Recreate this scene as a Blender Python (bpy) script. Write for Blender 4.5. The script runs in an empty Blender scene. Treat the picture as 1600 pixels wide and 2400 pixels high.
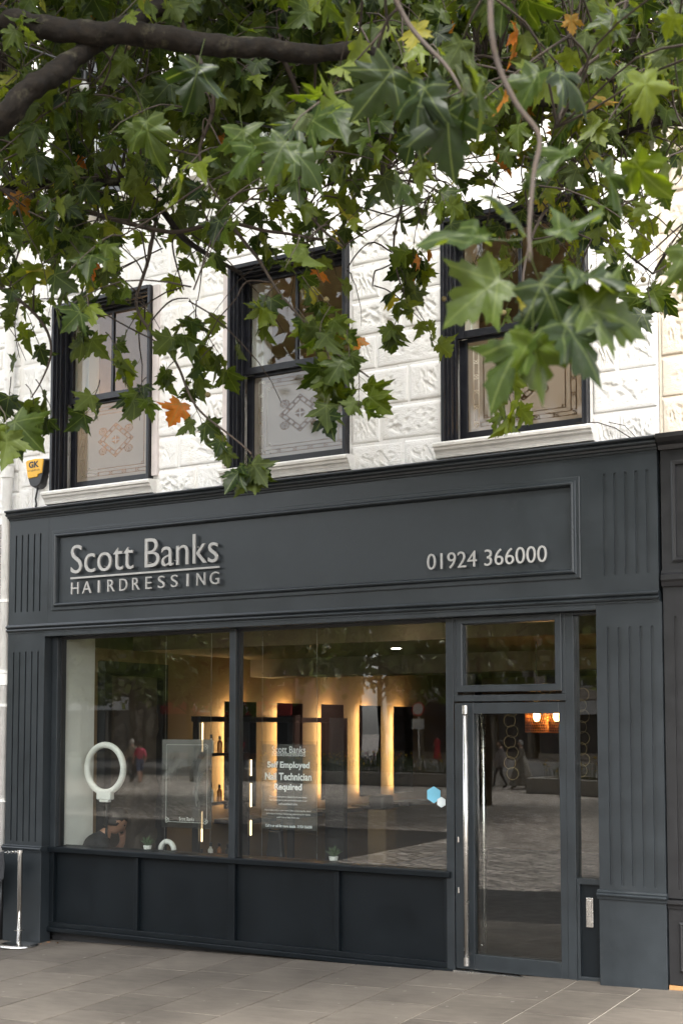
import bpy, bmesh, math, random
import numpy as np
from mathutils import Vector, Matrix, noise

random.seed(7); rng = np.random.default_rng(7)
sc = bpy.context.scene
COL = sc.collection
R = math.radians

# ------------------------------------------------------------------ camera
F_PX, CX, CY = 3018.0, 800.0, 1506.0
PITCH = math.atan(200/3018.0); YAW = R(30.6)
CAM = Vector((8.945, -8.902, 1.84))
fw = Vector((-math.sin(YAW)*math.cos(PITCH), math.cos(YAW)*math.cos(PITCH), math.sin(PITCH)))
rt = Vector((math.cos(YAW), math.sin(YAW), 0)); upv = rt.cross(fw)
cd = bpy.data.cameras.new('camera'); cam = bpy.data.objects.new('camera', cd); COL.objects.link(cam)
cam.matrix_world = Matrix(((rt.x, upv.x, -fw.x, CAM.x), (rt.y, upv.y, -fw.y, CAM.y), (rt.z, upv.z, -fw.z, CAM.z), (0, 0, 0, 1)))
cd.sensor_fit = 'HORIZONTAL'; cd.sensor_width = 36.0; cd.lens = 36.0*F_PX/1600
cd.shift_y = (CY-1200)/1600.0; cd.clip_start = 0.1; cd.clip_end = 600
cd.dof.use_dof = True; cd.dof.focus_distance = 10.6; cd.dof.aperture_fstop = 7.0
sc.camera = cam
sc.render.resolution_x, sc.render.resolution_y = 682, 1024

# ------------------------------------------------------------------ light
w = bpy.data.worlds.new('World'); sc.world = w; w.use_nodes = True
nt = w.node_tree; bg = nt.nodes['Background']
sky = nt.nodes.new('ShaderNodeTexSky'); sky.sky_type = 'NISHITA'; sky.sun_disc = False
SUN_EL, SUN_AZ = R(50), R(158)
sky.sun_elevation = SUN_EL; sky.sun_rotation = SUN_AZ; sky.air_density = 1.0; sky.dust_density = 3.0
hs = nt.nodes.new('ShaderNodeHueSaturation'); hs.inputs['Saturation'].default_value = 0.25
nt.links.new(sky.outputs[0], hs.inputs['Color']); nt.links.new(hs.outputs[0], bg.inputs['Color'])
bg.inputs['Strength'].default_value = 0.12
sd = bpy.data.lights.new('sun', 'SUN'); sd.energy = 1.5; sd.angle = R(14); sd.color = (1.0, 0.96, 0.9)
sun = bpy.data.objects.new('sun', sd); COL.objects.link(sun)
sdir = Vector((math.sin(SUN_AZ)*math.cos(SUN_EL), math.cos(SUN_AZ)*math.cos(SUN_EL), math.sin(SUN_EL)))
sun.rotation_euler = sdir.to_track_quat('Z', 'Y').to_euler(); sun.location = (0, -20, 30)
vs = sc.view_settings
vs.view_transform = 'Standard'; vs.look = 'None'; vs.exposure = 2.52; vs.gamma = 1.0; vs.use_curve_mapping = False
cy = sc.cycles
cy.use_denoising = True; cy.max_bounces = 8; cy.transparent_max_bounces = 24; cy.glossy_bounces = 4
cy.sample_clamp_indirect = 6.0; cy.caustics_reflective = False; cy.caustics_refractive = False

# ------------------------------------------------------------------ helpers
WL = {}
def wloc(o): return WL.get(o.name, Vector((0, 0, 0)))
def tag(o, label=None, cat=None, group=None, kind=None):
    if label: o['label'] = label
    if cat: o['category'] = cat
    if group: o['group'] = group
    if kind: o['kind'] = kind
    return o
def thing(name, loc, label=None, cat=None, group=None, kind=None, rz=0.0):
    e = bpy.data.objects.new(name, None); COL.objects.link(e); e.empty_display_size = 0.1
    e.location = loc; e.rotation_euler = (0, 0, rz); WL[e.name] = Vector(loc)
    return tag(e, label, cat, group, kind)
def link(o, parent=None, local=False):
    COL.objects.link(o)
    if parent is not None:
        o.parent = parent
        if not local: o.location = o.location - wloc(parent)
        WL[o.name] = Vector((0, 0, 0)) if not local else wloc(parent)
        if not local and o.location.length > 0: pass
    return o
class MB:
    def __init__(s): s.v = []; s.f = []; s.m = []
    def add(s, vs_, fs, mi=0):
        n = len(s.v); s.v += [tuple(p) for p in vs_]; s.f += [tuple(i+n for i in f) for f in fs]; s.m += [mi]*len(fs); return s
    def box(s, x0, x1, y0, y1, z0, z1, mi=0):
        V = [(x0,y0,z0),(x1,y0,z0),(x1,y1,z0),(x0,y1,z0),(x0,y0,z1),(x1,y0,z1),(x1,y1,z1),(x0,y1,z1)]
        return s.add(V, [(0,3,2,1),(4,5,6,7),(0,1,5,4),(1,2,6,5),(2,3,7,6),(3,0,4,7)], mi)
    def tube(s, pts, rad, n=8, mi=0, cap=True):
        pts = [Vector(p) for p in pts]
        if not hasattr(rad, '__len__'): rad = [rad]*len(pts)
        base = len(s.v); ref = None
        for i, p in enumerate(pts):
            t = (pts[min(i+1, len(pts)-1)]-pts[max(i-1, 0)]).normalized()
            if ref is None: ref = Vector((0,0,1)) if abs(t.z) < .9 else Vector((1,0,0))
            a = t.cross(ref)
            if a.length < 1e-5: a = t.cross(Vector((0.3, 1, 0.2)))
            a.normalize(); b = t.cross(a).normalized(); ref = -a.cross(t).normalized() if False else b
            ref = a.cross(t)
            for k in range(n):
                an = 2*math.pi*k/n; q = p+(a*math.cos(an)+b*math.sin(an))*rad[i]; s.v.append(tuple(q))
        for i in range(len(pts)-1):
            for k in range(n):
                s.f.append((base+i*n+k, base+i*n+(k+1)%n, base+(i+1)*n+(k+1)%n, base+(i+1)*n+k)); s.m.append(mi)
        if cap:
            s.f.append(tuple(base+k for k in range(n))); s.m.append(mi)
            e = base+(len(pts)-1)*n; s.f.append(tuple(e+k for k in reversed(range(n)))); s.m.append(mi)
        return s
    def lathe(s, prof, c=(0,0,0), n=24, mi=0, sx=1.0, sy=1.0):
        base = len(s.v); c = Vector(c)
        for r, z in prof:
            for k in range(n):
                a = 2*math.pi*k/n; s.v.append((c.x+r*sx*math.cos(a), c.y+r*sy*math.sin(a), c.z+z))
        for i in range(len(prof)-1):
            for k in range(n):
                s.f.append((base+i*n+k, base+i*n+(k+1)%n, base+(i+1)*n+(k+1)%n, base+(i+1)*n+k)); s.m.append(mi)
        s.f.append(tuple(base+k for k in reversed(range(n)))); s.m.append(mi)
        e = base+(len(prof)-1)*n; s.f.append(tuple(e+k for k in range(n))); s.m.append(mi)
        return s
    def extr_x(s, prof, x0, x1, mi=0):      # prof: list of (y,z), closed outline
        n = len(prof); V = [(x0, y, z) for y, z in prof]+[(x1, y, z) for y, z in prof]
        F = [(k, (k+1) % n, n+(k+1) % n, n+k) for k in range(n)]+[tuple(reversed(range(n))), tuple(range(n, 2*n))]
        return s.add(V, F, mi)
    def torus(s, c, r, t, ax='y', n=28, m=8, mi=0, a0=0, a1=2*math.pi):
        pts = []
        full = abs(a1-a0-2*math.pi) < 1e-6
        cnt = n if full else n+1
        for k in range(cnt+(1 if full else 0)):
            a = a0+(a1-a0)*k/n
            if ax == 'y': pts.append((c[0]+r*math.cos(a), c[1], c[2]+r*math.sin(a)))
            elif ax == 'x': pts.append((c[0], c[1]+r*math.cos(a), c[2]+r*math.sin(a)))
            else: pts.append((c[0]+r*math.cos(a), c[1]+r*math.sin(a), c[2]))
        return s.tube(pts, t, m, mi, cap=not full)
    def mesh(s, name, mats, smooth=False):
        me = bpy.data.meshes.new(name); me.from_pydata(s.v, [], s.f)
        for m_ in (mats if isinstance(mats, (list, tuple)) else [mats]): me.materials.append(m_)
        me.polygons.foreach_set('material_index', s.m)
        bm = bmesh.new(); bm.from_mesh(me); bmesh.ops.recalc_face_normals(bm, faces=bm.faces); bm.to_mesh(me); bm.free()
        if smooth: me.polygons.foreach_set('use_smooth', [True]*len(me.polygons))
        me.update(); return me
    def build(s, name, mats, parent=None, smooth=False, bevel=0.0, local=False, loc=None):
        me = s.mesh(name, mats, smooth); o = bpy.data.objects.new(name, me)
        if loc is not None: o.location = loc
        link(o, parent, local)
        if bevel:
            b = o.modifiers.new('bevel', 'BEVEL'); b.width = bevel; b.segments = 2; b.limit_method = 'ANGLE'; b.harden_normals = False
        if smooth == 'auto':
            pass
        return o

def newmat(name):
    m = bpy.data.materials.new(name); m.use_nodes = True; t = m.node_tree
    return m, t, t.nodes['Principled BSDF']
def N(t, typ, **kw):
    n = t.nodes.new(typ)
    for k, v in kw.items(): setattr(n, k, v)
    return n
def mat(name, col, rough=0.5, metal=0.0, var=0.12, scale=6.0, bump=0.0, bscale=60.0, spec=0.5, emit=None, estr=0.0, dirt=None, coat=0.0):
    """plain procedural surface: base colour with two octaves of mottling, optional grime and fine relief"""
    m, t, p = newmat(name)
    tc = N(t, 'ShaderNodeTexCoord')
    nz = N(t, 'ShaderNodeTexNoise'); nz.inputs['Scale'].default_value = scale; nz.inputs['Detail'].default_value = 6; nz.inputs['Roughness'].default_value = 0.65
    t.links.new(tc.outputs['Object'], nz.inputs['Vector'])
    mr = N(t, 'ShaderNodeMapRange'); mr.inputs['From Min'].default_value = 0.3; mr.inputs['From Max'].default_value = 0.7
    mr.inputs['To Min'].default_value = 1-var; mr.inputs['To Max'].default_value = 1+var
    t.links.new(nz.outputs[0], mr.inputs['Value'])
    mx = N(t, 'ShaderNodeMix', data_type='RGBA', blend_type='MULTIPLY'); mx.inputs['Factor'].default_value = 1
    mx.inputs['A'].default_value = (*col, 1); t.links.new(mr.outputs[0], mx.inputs['B'])
    out = mx.outputs['Result']
    if dirt:
        dc, ds, th = dirt
        dn = N(t, 'ShaderNodeTexNoise'); dn.inputs['Scale'].default_value = ds; dn.inputs['Detail'].default_value = 8; dn.inputs['Roughness'].default_value = 0.7
        t.links.new(tc.outputs['Object'], dn.inputs['Vector'])
        dm = N(t, 'ShaderNodeMapRange'); dm.inputs['From Min'].default_value = th; dm.inputs['From Max'].default_value = th+0.12
        t.links.new(dn.outputs[0], dm.inputs['Value']); dm.inputs['To Max'].default_value = 0.75
        d2 = N(t, 'ShaderNodeMix', data_type='RGBA'); t.links.new(dm.outputs[0], d2.inputs['Factor'])
        t.links.new(out, d2.inputs['A']); d2.inputs['B'].default_value = (*dc, 1); out = d2.outputs['Result']
    t.links.new(out, p.inputs['Base Color'])
    rr = N(t, 'ShaderNodeMapRange'); rr.inputs['From Min'].default_value = 0.3; rr.inputs['From Max'].default_value = 0.7
    rr.inputs['To Min'].default_value = max(0.02, rough-0.08); rr.inputs['To Max'].default_value = min(1, rough+0.08)
    t.links.new(nz.outputs[0], rr.inputs['Value']); t.links.new(rr.outputs[0], p.inputs['Roughness'])
    p.inputs['Metallic'].default_value = metal; p.inputs['Specular IOR Level'].default_value = spec
    p.inputs['Coat Weight'].default_value = coat
    if bump:
        bn = N(t, 'ShaderNodeTexNoise'); bn.inputs['Scale'].default_value = bscale; bn.inputs['Detail'].default_value = 5
        t.links.new(tc.outputs['Object'], bn.inputs['Vector'])
        b = N(t, 'ShaderNodeBump'); b.inputs['Strength'].default_value = bump; b.inputs['Distance'].default_value = 0.01
        t.links.new(bn.outputs[0], b.inputs['Height']); t.links.new(b.outputs[0], p.inputs['Normal'])
    if emit:
        p.inputs['Emission Color'].default_value = (*emit, 1); p.inputs['Emission Strength'].default_value = estr
    return m

def glass_mat(name, tint=(0.88, 0.90, 0.89), ior=1.70, rough=0.0):
    m, t, p = newmat(name); t.nodes.remove(p); out = t.nodes['Material Output']
    ge = N(t, 'ShaderNodeNewGeometry'); io = N(t, 'ShaderNodeMapRange')
    io.inputs['To Min'].default_value = ior; io.inputs['To Max'].default_value = 1/ior
    t.links.new(ge.outputs['Backfacing'], io.inputs['Value'])
    fr = N(t, 'ShaderNodeFresnel'); t.links.new(io.outputs[0], fr.inputs['IOR'])
    tr = N(t, 'ShaderNodeBsdfTransparent'); tr.inputs['Color'].default_value = (*tint, 1)
    gl = N(t, 'ShaderNodeBsdfGlossy'); gl.inputs['Roughness'].default_value = rough
    tc = N(t, 'ShaderNodeTexCoord'); nz = N(t, 'ShaderNodeTexNoise'); nz.inputs['Scale'].default_value = 1.1; nz.inputs['Detail'].default_value = 1
    t.links.new(tc.outputs['Object'], nz.inputs['Vector'])
    b = N(t, 'ShaderNodeBump'); b.inputs['Strength'].default_value = 0.04; b.inputs['Distance'].default_value = 0.02
    t.links.new(nz.outputs[0], b.inputs['Height']); t.links.new(b.outputs[0], gl.inputs['Normal'])
    mx = N(t, 'ShaderNodeMixShader'); t.links.new(fr.outputs[0], mx.inputs[0]); t.links.new(tr.outputs[0], mx.inputs[1]); t.links.new(gl.outputs[0], mx.inputs[2])
    t.links.new(mx.outputs[0], out.inputs['Surface']); return m
def glow_mat(name, col, s):
    m, t, p = newmat(name); t.nodes.remove(p)
    e = N(t, 'ShaderNodeEmission'); e.inputs['Color'].default_value = (*col, 1); e.inputs['Strength'].default_value = s
    t.links.new(e.outputs[0], t.nodes['Material Output'].inputs['Surface']); return m

M = {}
M['paint'] = mat('charcoal_paint', (0.0150, 0.0192, 0.0225), 0.38, var=0.20, scale=3.0, bump=0.10, bscale=160, dirt=((0.034, 0.036, 0.037), 3.2, 0.61))
M['paint_dark'] = mat('charcoal_paint_darker', (0.0026, 0.0046, 0.0064), 0.45, var=0.14, scale=3.0, bump=0.06, bscale=220, spec=0.25)  # darker, bluer version of the charcoal for sill, riser and kick panel
M['black'] = mat('black_paint', (0.009, 0.009, 0.010), 0.38, bump=0.05, bscale=160)
M['wblack'] = mat('window_black_paint', (0.006, 0.0065, 0.010), 0.38, var=0.25, scale=14, bump=0.25, bscale=70, dirt=((0.06, 0.06, 0.065), 9, 0.66))
M['white'] = mat('white_trim_paint', (0.74, 0.72, 0.68), 0.6, bump=0.25, bscale=40, dirt=((0.42, 0.38, 0.32), 5, 0.63))
M['batten'] = mat('weathered_batten', (0.62, 0.56, 0.54), 0.7, bump=0.2, dirt=((0.3, 0.25, 0.22), 12, 0.66))
M['steel'] = mat('brushed_steel', (0.62, 0.60, 0.57), 0.24, metal=1.0, var=0.05)
M['chrome'] = mat('polished_steel', (0.66, 0.65, 0.63), 0.12, metal=1.0, var=0.05)
M['letter'] = mat('satin_letter', (0.36, 0.355, 0.34), 0.55, var=0.05, scale=20)
M['glass'] = glass_mat('shop_glass')
M['uglass'] = glass_mat('old_window_glass', ior=1.5)
M['acrylic'] = glass_mat('acrylic_sheet', tint=(0.93, 0.93, 0.92), ior=1.3)
M['rubber'] = mat('black_gasket', (0.012, 0.012, 0.013), 0.5)
M['bark'] = mat('bark', (0.0085, 0.0065, 0.0045), 0.95, var=0.7, scale=22, bump=1.0, bscale=26, spec=0.2, dirt=((0.060, 0.055, 0.034), 8, 0.57))
M['twig'] = mat('twig_bark', (0.030, 0.020, 0.013), 0.85, var=0.3, scale=30, bump=0.3)
M['warm'] = glow_mat('warm_led', (1.0, 0.64, 0.29), 11.0)
M['warmstrip'] = glow_mat('warm_led_line', (1.0, 0.70, 0.38), 1.1)
M['downl'] = glow_mat('downlight_glow', (1.0, 0.86, 0.66), 14.0)
M['filament'] = glow_mat('filament_glow', (1.0, 0.50, 0.14), 8.0)
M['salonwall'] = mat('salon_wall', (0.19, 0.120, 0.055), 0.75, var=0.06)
M['salonceil'] = mat('salon_ceiling', (0.13, 0.095, 0.06), 0.8, var=0.04)
M['salonwhite'] = mat('salon_white_plaster', (0.84, 0.83, 0.78), 0.7, var=0.03)
M['salonfloor'] = mat('salon_floor', (0.014, 0.010, 0.008), 0.45, var=0.25)
M['blacksatin'] = mat('black_satin', (0.012, 0.012, 0.013), 0.4)
M['mirror'] = mat('mirror', (0.10, 0.10, 0.10), 0.03, metal=1.0, var=0.0)
M['roomwall'] = mat('room_wall', (0.42, 0.32, 0.23), 0.8)
M['roomceil'] = mat('room_ceiling', (0.50, 0.45, 0.38), 0.8)
M['copper'] = mat('copper_wire', (0.55, 0.25, 0.10), 0.35, metal=0.9)
M['gold'] = mat('brass_ring', (0.42, 0.30, 0.14), 0.35, metal=0.8)

def text_mesh(body, name, size=1.0, extrude=0.0, bold=0.0, xs=1.0, align='LEFT', spacing=1.0):
    c = bpy.data.curves.new(name, 'FONT'); c.body = body; c.size = size; c.extrude = extrude; c.offset = bold; c.align_x = align; c.space_character = spacing
    c.resolution_u = 4
    o = bpy.data.objects.new(name, c); COL.objects.link(o)
    dg = bpy.context.evaluated_depsgraph_get(); dg.update()
    me = bpy.data.meshes.new_from_object(o.evaluated_get(dg)); bpy.data.objects.remove(o); bpy.data.curves.remove(c)
    return me
def text_bounds(me):
    co = np.empty(len(me.vertices)*3); me.vertices.foreach_get('co', co); co = co.reshape(-1, 3); return co
def facade_text(body, name, material, parent, x0, x1, z0, z1, y, extrude=0.0, bold=0.0, fit=None):
    """lettering lying in a plane parallel to the facade, fitted to x0..x1 / z0..z1 (z fit uses first character unless told)"""
    me = text_mesh(body, name, 1.0, 0.0, bold); co = text_bounds(me)
    lo, hi = co.min(0), co.max(0)
    fz = fit or (lo[1], hi[1])
    sx = (x1-x0)/(hi[0]-lo[0]); sz = (z1-z0)/(fz[1]-fz[0])
    new = np.stack([x0+(co[:, 0]-lo[0])*sx, np.full(len(co), y), z0+(co[:, 1]-fz[0])*sz], 1)
    me.vertices.foreach_set('co', new.ravel()); me.update()
    if extrude:
        bm = bmesh.new(); bm.from_mesh(me)
        r = bmesh.ops.extrude_face_region(bm, geom=bm.faces[:])
        vv = [g for g in r['geom'] if isinstance(g, bmesh.types.BMVert)]
        bmesh.ops.translate(bm, vec=(0, extrude, 0), verts=vv); bmesh.ops.recalc_face_normals(bm, faces=bm.faces)
        bm.to_mesh(me); bm.free()
    me.materials.clear(); me.materials.append(material); me.polygons.foreach_set('use_smooth', [False]*len(me.polygons))
    o = bpy.data.objects.new(name, me); link(o, parent); return o

def at(u, v, d):
    """point of the place seen at (u, v) of the 1600 x 2400 photograph, d metres along the view axis"""
    return CAM+(rt*((u-CX)/F_PX)-upv*((v-CY)/F_PX)+fw)*d
def px_of(P):
    r = Vector(P)-CAM; z = r.dot(fw); return CX+F_PX*r.dot(rt)/z, CY-F_PX*r.dot(upv)/z, z

# ------------------------------------------------------------------ ground
def zg(x, y):
    xx = max(-1.5, min(9.0, x)); yy = max(-10.0, min(1.0, y))
    return -0.012+0.029*(xx-4.67)+0.0315*yy if y > -10 else -0.012+0.029*(xx-4.67)*max(0.0, 1-(-10-y)/12.0)-0.315

M['mortar'] = mat('paving_joint', (0.33, 0.30, 0.255), 0.9, bump=0.3, bscale=80)
def slab_mat():
    m, t, p = newmat('paving_stone'); tc = N(t, 'ShaderNodeTexCoord'); oi = N(t, 'ShaderNodeObjectInfo')
    mp = N(t, 'ShaderNodeMapping'); mp.inputs['Scale'].default_value = (1.0, 3.2, 1.0); t.links.new(tc.outputs['Object'], mp.inputs['Vector'])
    n1 = N(t, 'ShaderNodeTexNoise'); n1.inputs['Scale'].default_value = 5; n1.inputs['Detail'].default_value = 9; n1.inputs['Roughness'].default_value = 0.68
    t.links.new(mp.outputs[0], n1.inputs['Vector'])
    n2 = N(t, 'ShaderNodeTexNoise'); n2.inputs['Scale'].default_value = 1.3; n2.inputs['Detail'].default_value = 5
    t.links.new(tc.outputs['Object'], n2.inputs['Vector'])
    cr = N(t, 'ShaderNodeValToRGB'); e = cr.color_ramp.elements
    e[0].position = 0.28; e[0].color = (0.040, 0.033, 0.026, 1); e[1].position = 0.74; e[1].color = (0.128, 0.110, 0.089, 1)
    ad = N(t, 'ShaderNodeMath', operation='MULTIPLY_ADD'); ad.inputs[1].default_value = 0.55; t.links.new(n2.outputs[0], ad.inputs[0])
    sub = N(t, 'ShaderNodeMath', operation='MULTIPLY'); sub.inputs[1].default_value = 0.5; t.links.new(n1.outputs[0], sub.inputs[0]); t.links.new(sub.outputs[0], ad.inputs[2])
    ra = N(t, 'ShaderNodeMath', operation='MULTIPLY_ADD'); ra.inputs[1].default_value = 0.20; ra.inputs[2].default_value = -0.11
    t.links.new(oi.outputs['Random'], ra.inputs[0]); s2 = N(t, 'ShaderNodeMath', operation='ADD'); t.links.new(ad.outputs[0], s2.inputs[0]); t.links.new(ra.outputs[0], s2.inputs[1])
    t.links.new(s2.outputs[0], cr.inputs[0])
    # lichen spots and chewing-gum marks
    vo = N(t, 'ShaderNodeTexVoronoi'); vo.inputs['Scale'].default_value = 5.5; t.links.new(tc.outputs['Object'], vo.inputs['Vector'])
    lt = N(t, 'ShaderNodeMath', operation='LESS_THAN'); lt.inputs[1].default_value = 0.075; t.links.new(vo.outputs['Distance'], lt.inputs[0])
    mm = N(t, 'ShaderNodeMath', operation='MULTIPLY'); mm.inputs[1].default_value = 0.42; t.links.new(lt.outputs[0], mm.inputs[0])
    mx = N(t, 'ShaderNodeMix', data_type='RGBA'); t.links.new(mm.outputs[0], mx.inputs['Factor']); t.links.new(cr.outputs[0], mx.inputs['A']); mx.inputs['B'].default_value = (0.30, 0.28, 0.25, 1)
    t.links.new(mx.outputs['Result'], p.inputs['Base Color']); p.inputs['Roughness'].default_value = 0.72
    b = N(t, 'ShaderNodeBump'); b.inputs['Strength'].default_value = 0.25; b.inputs['Distance'].default_value = 0.006
    t.links.new(n1.outputs[0], b.inputs['Height']); t.links.new(b.outputs[0], p.inputs['Normal']); return m
M['slab'] = slab_mat()
def sett_mat():
    m, t, p = newmat('granite_setts'); tc = N(t, 'ShaderNodeTexCoord')
    br = N(t, 'ShaderNodeTexBrick'); br.inputs['Scale'].default_value = 1.5; br.inputs['Mortar Size'].default_value = 0.045; br.inputs['Bias'].default_value = -0.1
    br.inputs['Color1'].default_value = (0.30, 0.255, 0.215, 1); br.inputs['Color2'].default_value = (0.70, 0.62, 0.54, 1); br.inputs['Mortar'].default_value = (0.035, 0.030, 0.026, 1)
    nw_ = N(t, 'ShaderNodeTexNoise'); nw_.inputs['Scale'].default_value = 1.7; t.links.new(tc.outputs['Object'], nw_.inputs['Vector'])
    vm = N(t, 'ShaderNodeVectorMath', operation='MULTIPLY_ADD'); vm.inputs[1].default_value = (0.35, 0.35, 0); t.links.new(nw_.outputs['Color'], vm.inputs[0]); t.links.new(tc.outputs['Object'], vm.inputs[2])
    t.links.new(vm.outputs[0], br.inputs['Vector'])
    nz = N(t, 'ShaderNodeTexNoise'); nz.inputs['Scale'].default_value = 1.6; nz.inputs['Detail'].default_value = 8; nz.inputs['Roughness'].default_value = 0.7; t.links.new(tc.outputs['Object'], nz.inputs['Vector'])
    mr = N(t, 'ShaderNodeMapRange'); mr.inputs['From Min'].default_value = 0.3; mr.inputs['From Max'].default_value = 0.7; mr.inputs['To Min'].default_value = 0.45; mr.inputs['To Max'].default_value = 1.5; t.links.new(nz.outputs[0], mr.inputs['Value'])
    mx = N(t, 'ShaderNodeMix', data_type='RGBA', blend_type='MULTIPLY'); mx.inputs['Factor'].default_value = 1
    t.links.new(br.outputs[0], mx.inputs['A']); t.links.new(mr.outputs[0], mx.inputs['B']); t.links.new(mx.outputs['Result'], p.inputs['Base Color']); p.inputs['Roughness'].default_value = 0.7
    b = N(t, 'ShaderNodeBump'); b.inputs['Strength'].default_value = 1.0; b.inputs['Distance'].default_value = 0.04; b.invert = True
    t.links.new(br.outputs['Fac'], b.inputs['Height']); t.links.new(b.outputs[0], p.inputs['Normal']); return m
M['setts'] = sett_mat()
M['asphalt'] = mat('asphalt', (0.055, 0.054, 0.053), 0.85, bump=0.4, bscale=120)

def sheet(name, xs, ys, dz, material, kind='structure', parent=None):
    mb = MB(); V = [(x, y, zg(x, y)+dz) for y in ys for x in xs]; n = len(xs)
    Fc = [(j*n+i, j*n+i+1, (j+1)*n+i+1, (j+1)*n+i) for j in range(len(ys)-1) for i in range(n-1)]
    mb.add(V, Fc); o = mb.build(name, material, parent)
    return tag(o, kind=kind)
plaza = sheet('plaza_ground', [-260, -120, -60, -30, -15, -6, -1.5, 3, 9, 20, 60, 160], [-320, -140, -110, -60, -40, -22, -16, -10, -5, -3.2, 0.25, 0.6], -0.055, M['setts'])
road = sheet('road', [-260, -120, -60, -30, -10, 9, 60, 160], [-66, -56, -46, -38.5], -0.048, M['asphalt'])
shade_mat = mat('painted_tree_shade', (0.020, 0.019, 0.018), 0.9, var=0.35, scale=9, bump=0.5, bscale=90)  # near-black ground sheets: the tree canopy's deep shade put into the colour
sheet('tree_shade_strip', [-40, -15, -6, -3.0], [-16.5, -13, -10, -8.5, -5, -3.2], -0.048, shade_mat)
sheet('tree_shade_strip', [-3.0, -1.5, 0, 3, 9, 20, 40], [-7.2, -5, -3.2], -0.048, shade_mat)
pave = sheet('pavement', [-6, -1.5, 0, 3, 6, 9, 16], [-3.2, -1.5, 0, 0.55], -0.0065, M['mortar'])
colx = [-5.0, -4.35, -3.7, -3.05, -2.4, -1.75, -1.15, -0.55, 0.08, 0.73, 1.41, 2.085, 2.68, 3.18, 3.77, 4.45, 4.995, 5.605, 6.105, 6.72, 7.35, 7.95, 8.6, 9.2]
known = {0.73: [-0.69, -1.45, -2.2], 1.41: [-0.20, -1.015, -1.83, -2.6], 2.085: [-0.59, -1.497, -2.35], 2.68: [-0.55, -1.395, -1.94, -2.7],
         3.18: [-0.22, -1.01, -1.753, -2.5], 3.77: [-0.62, -1.42, -2.2], 4.45: [-0.46, -0.985, -1.8, -2.6], 4.995: [-0.59, -1.34, -2.15], 5.605: [-0.25, -0.95, -1.75, -2.5], 6.105: [-0.6, -1.4, -2.2]}
for i in range(len(colx)-1):
    x0, x1 = colx[i], colx[i+1]
    cuts = known.get(x0) or [-random.uniform(0.15, 0.8)]
    while cuts[-1] > -2.6 and x0 not in known: cuts.append(cuts[-1]-random.uniform(0.7, 0.85))
    ys = [0.5]+cuts+[-3.2]
    for a, b_ in zip(ys[:-1], ys[1:]):
        g = 0.0055; dz = random.uniform(-0.001, 0.0012)
        xa, xb, yb, ya = x0+g, x1-g, a-g, b_+g; c = 0.003
        mb = MB()
        low = [(xa, ya), (xb, ya), (xb, yb), (xa, yb)]; top = [(xa+c, ya+c), (xb-c, ya+c), (xb-c, yb-c), (xa+c, yb-c)]
        V = [(x, y, zg(x, y)-0.03) for x, y in low]+[(x, y, zg(x, y)-0.002+dz) for x, y in low]+[(x, y, zg(x, y)+dz) for x, y in top]
        Fc = [(8, 9, 10, 11)]+[(k, (k+1) % 4, 4+(k+1) % 4, 4+k) for k in range(4)]+[(4+k, 4+(k+1) % 4, 8+(k+1) % 4, 8+k) for k in range(4)]
        mb.add(V, Fc).build('paving_slab', M['slab'], pave)

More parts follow.
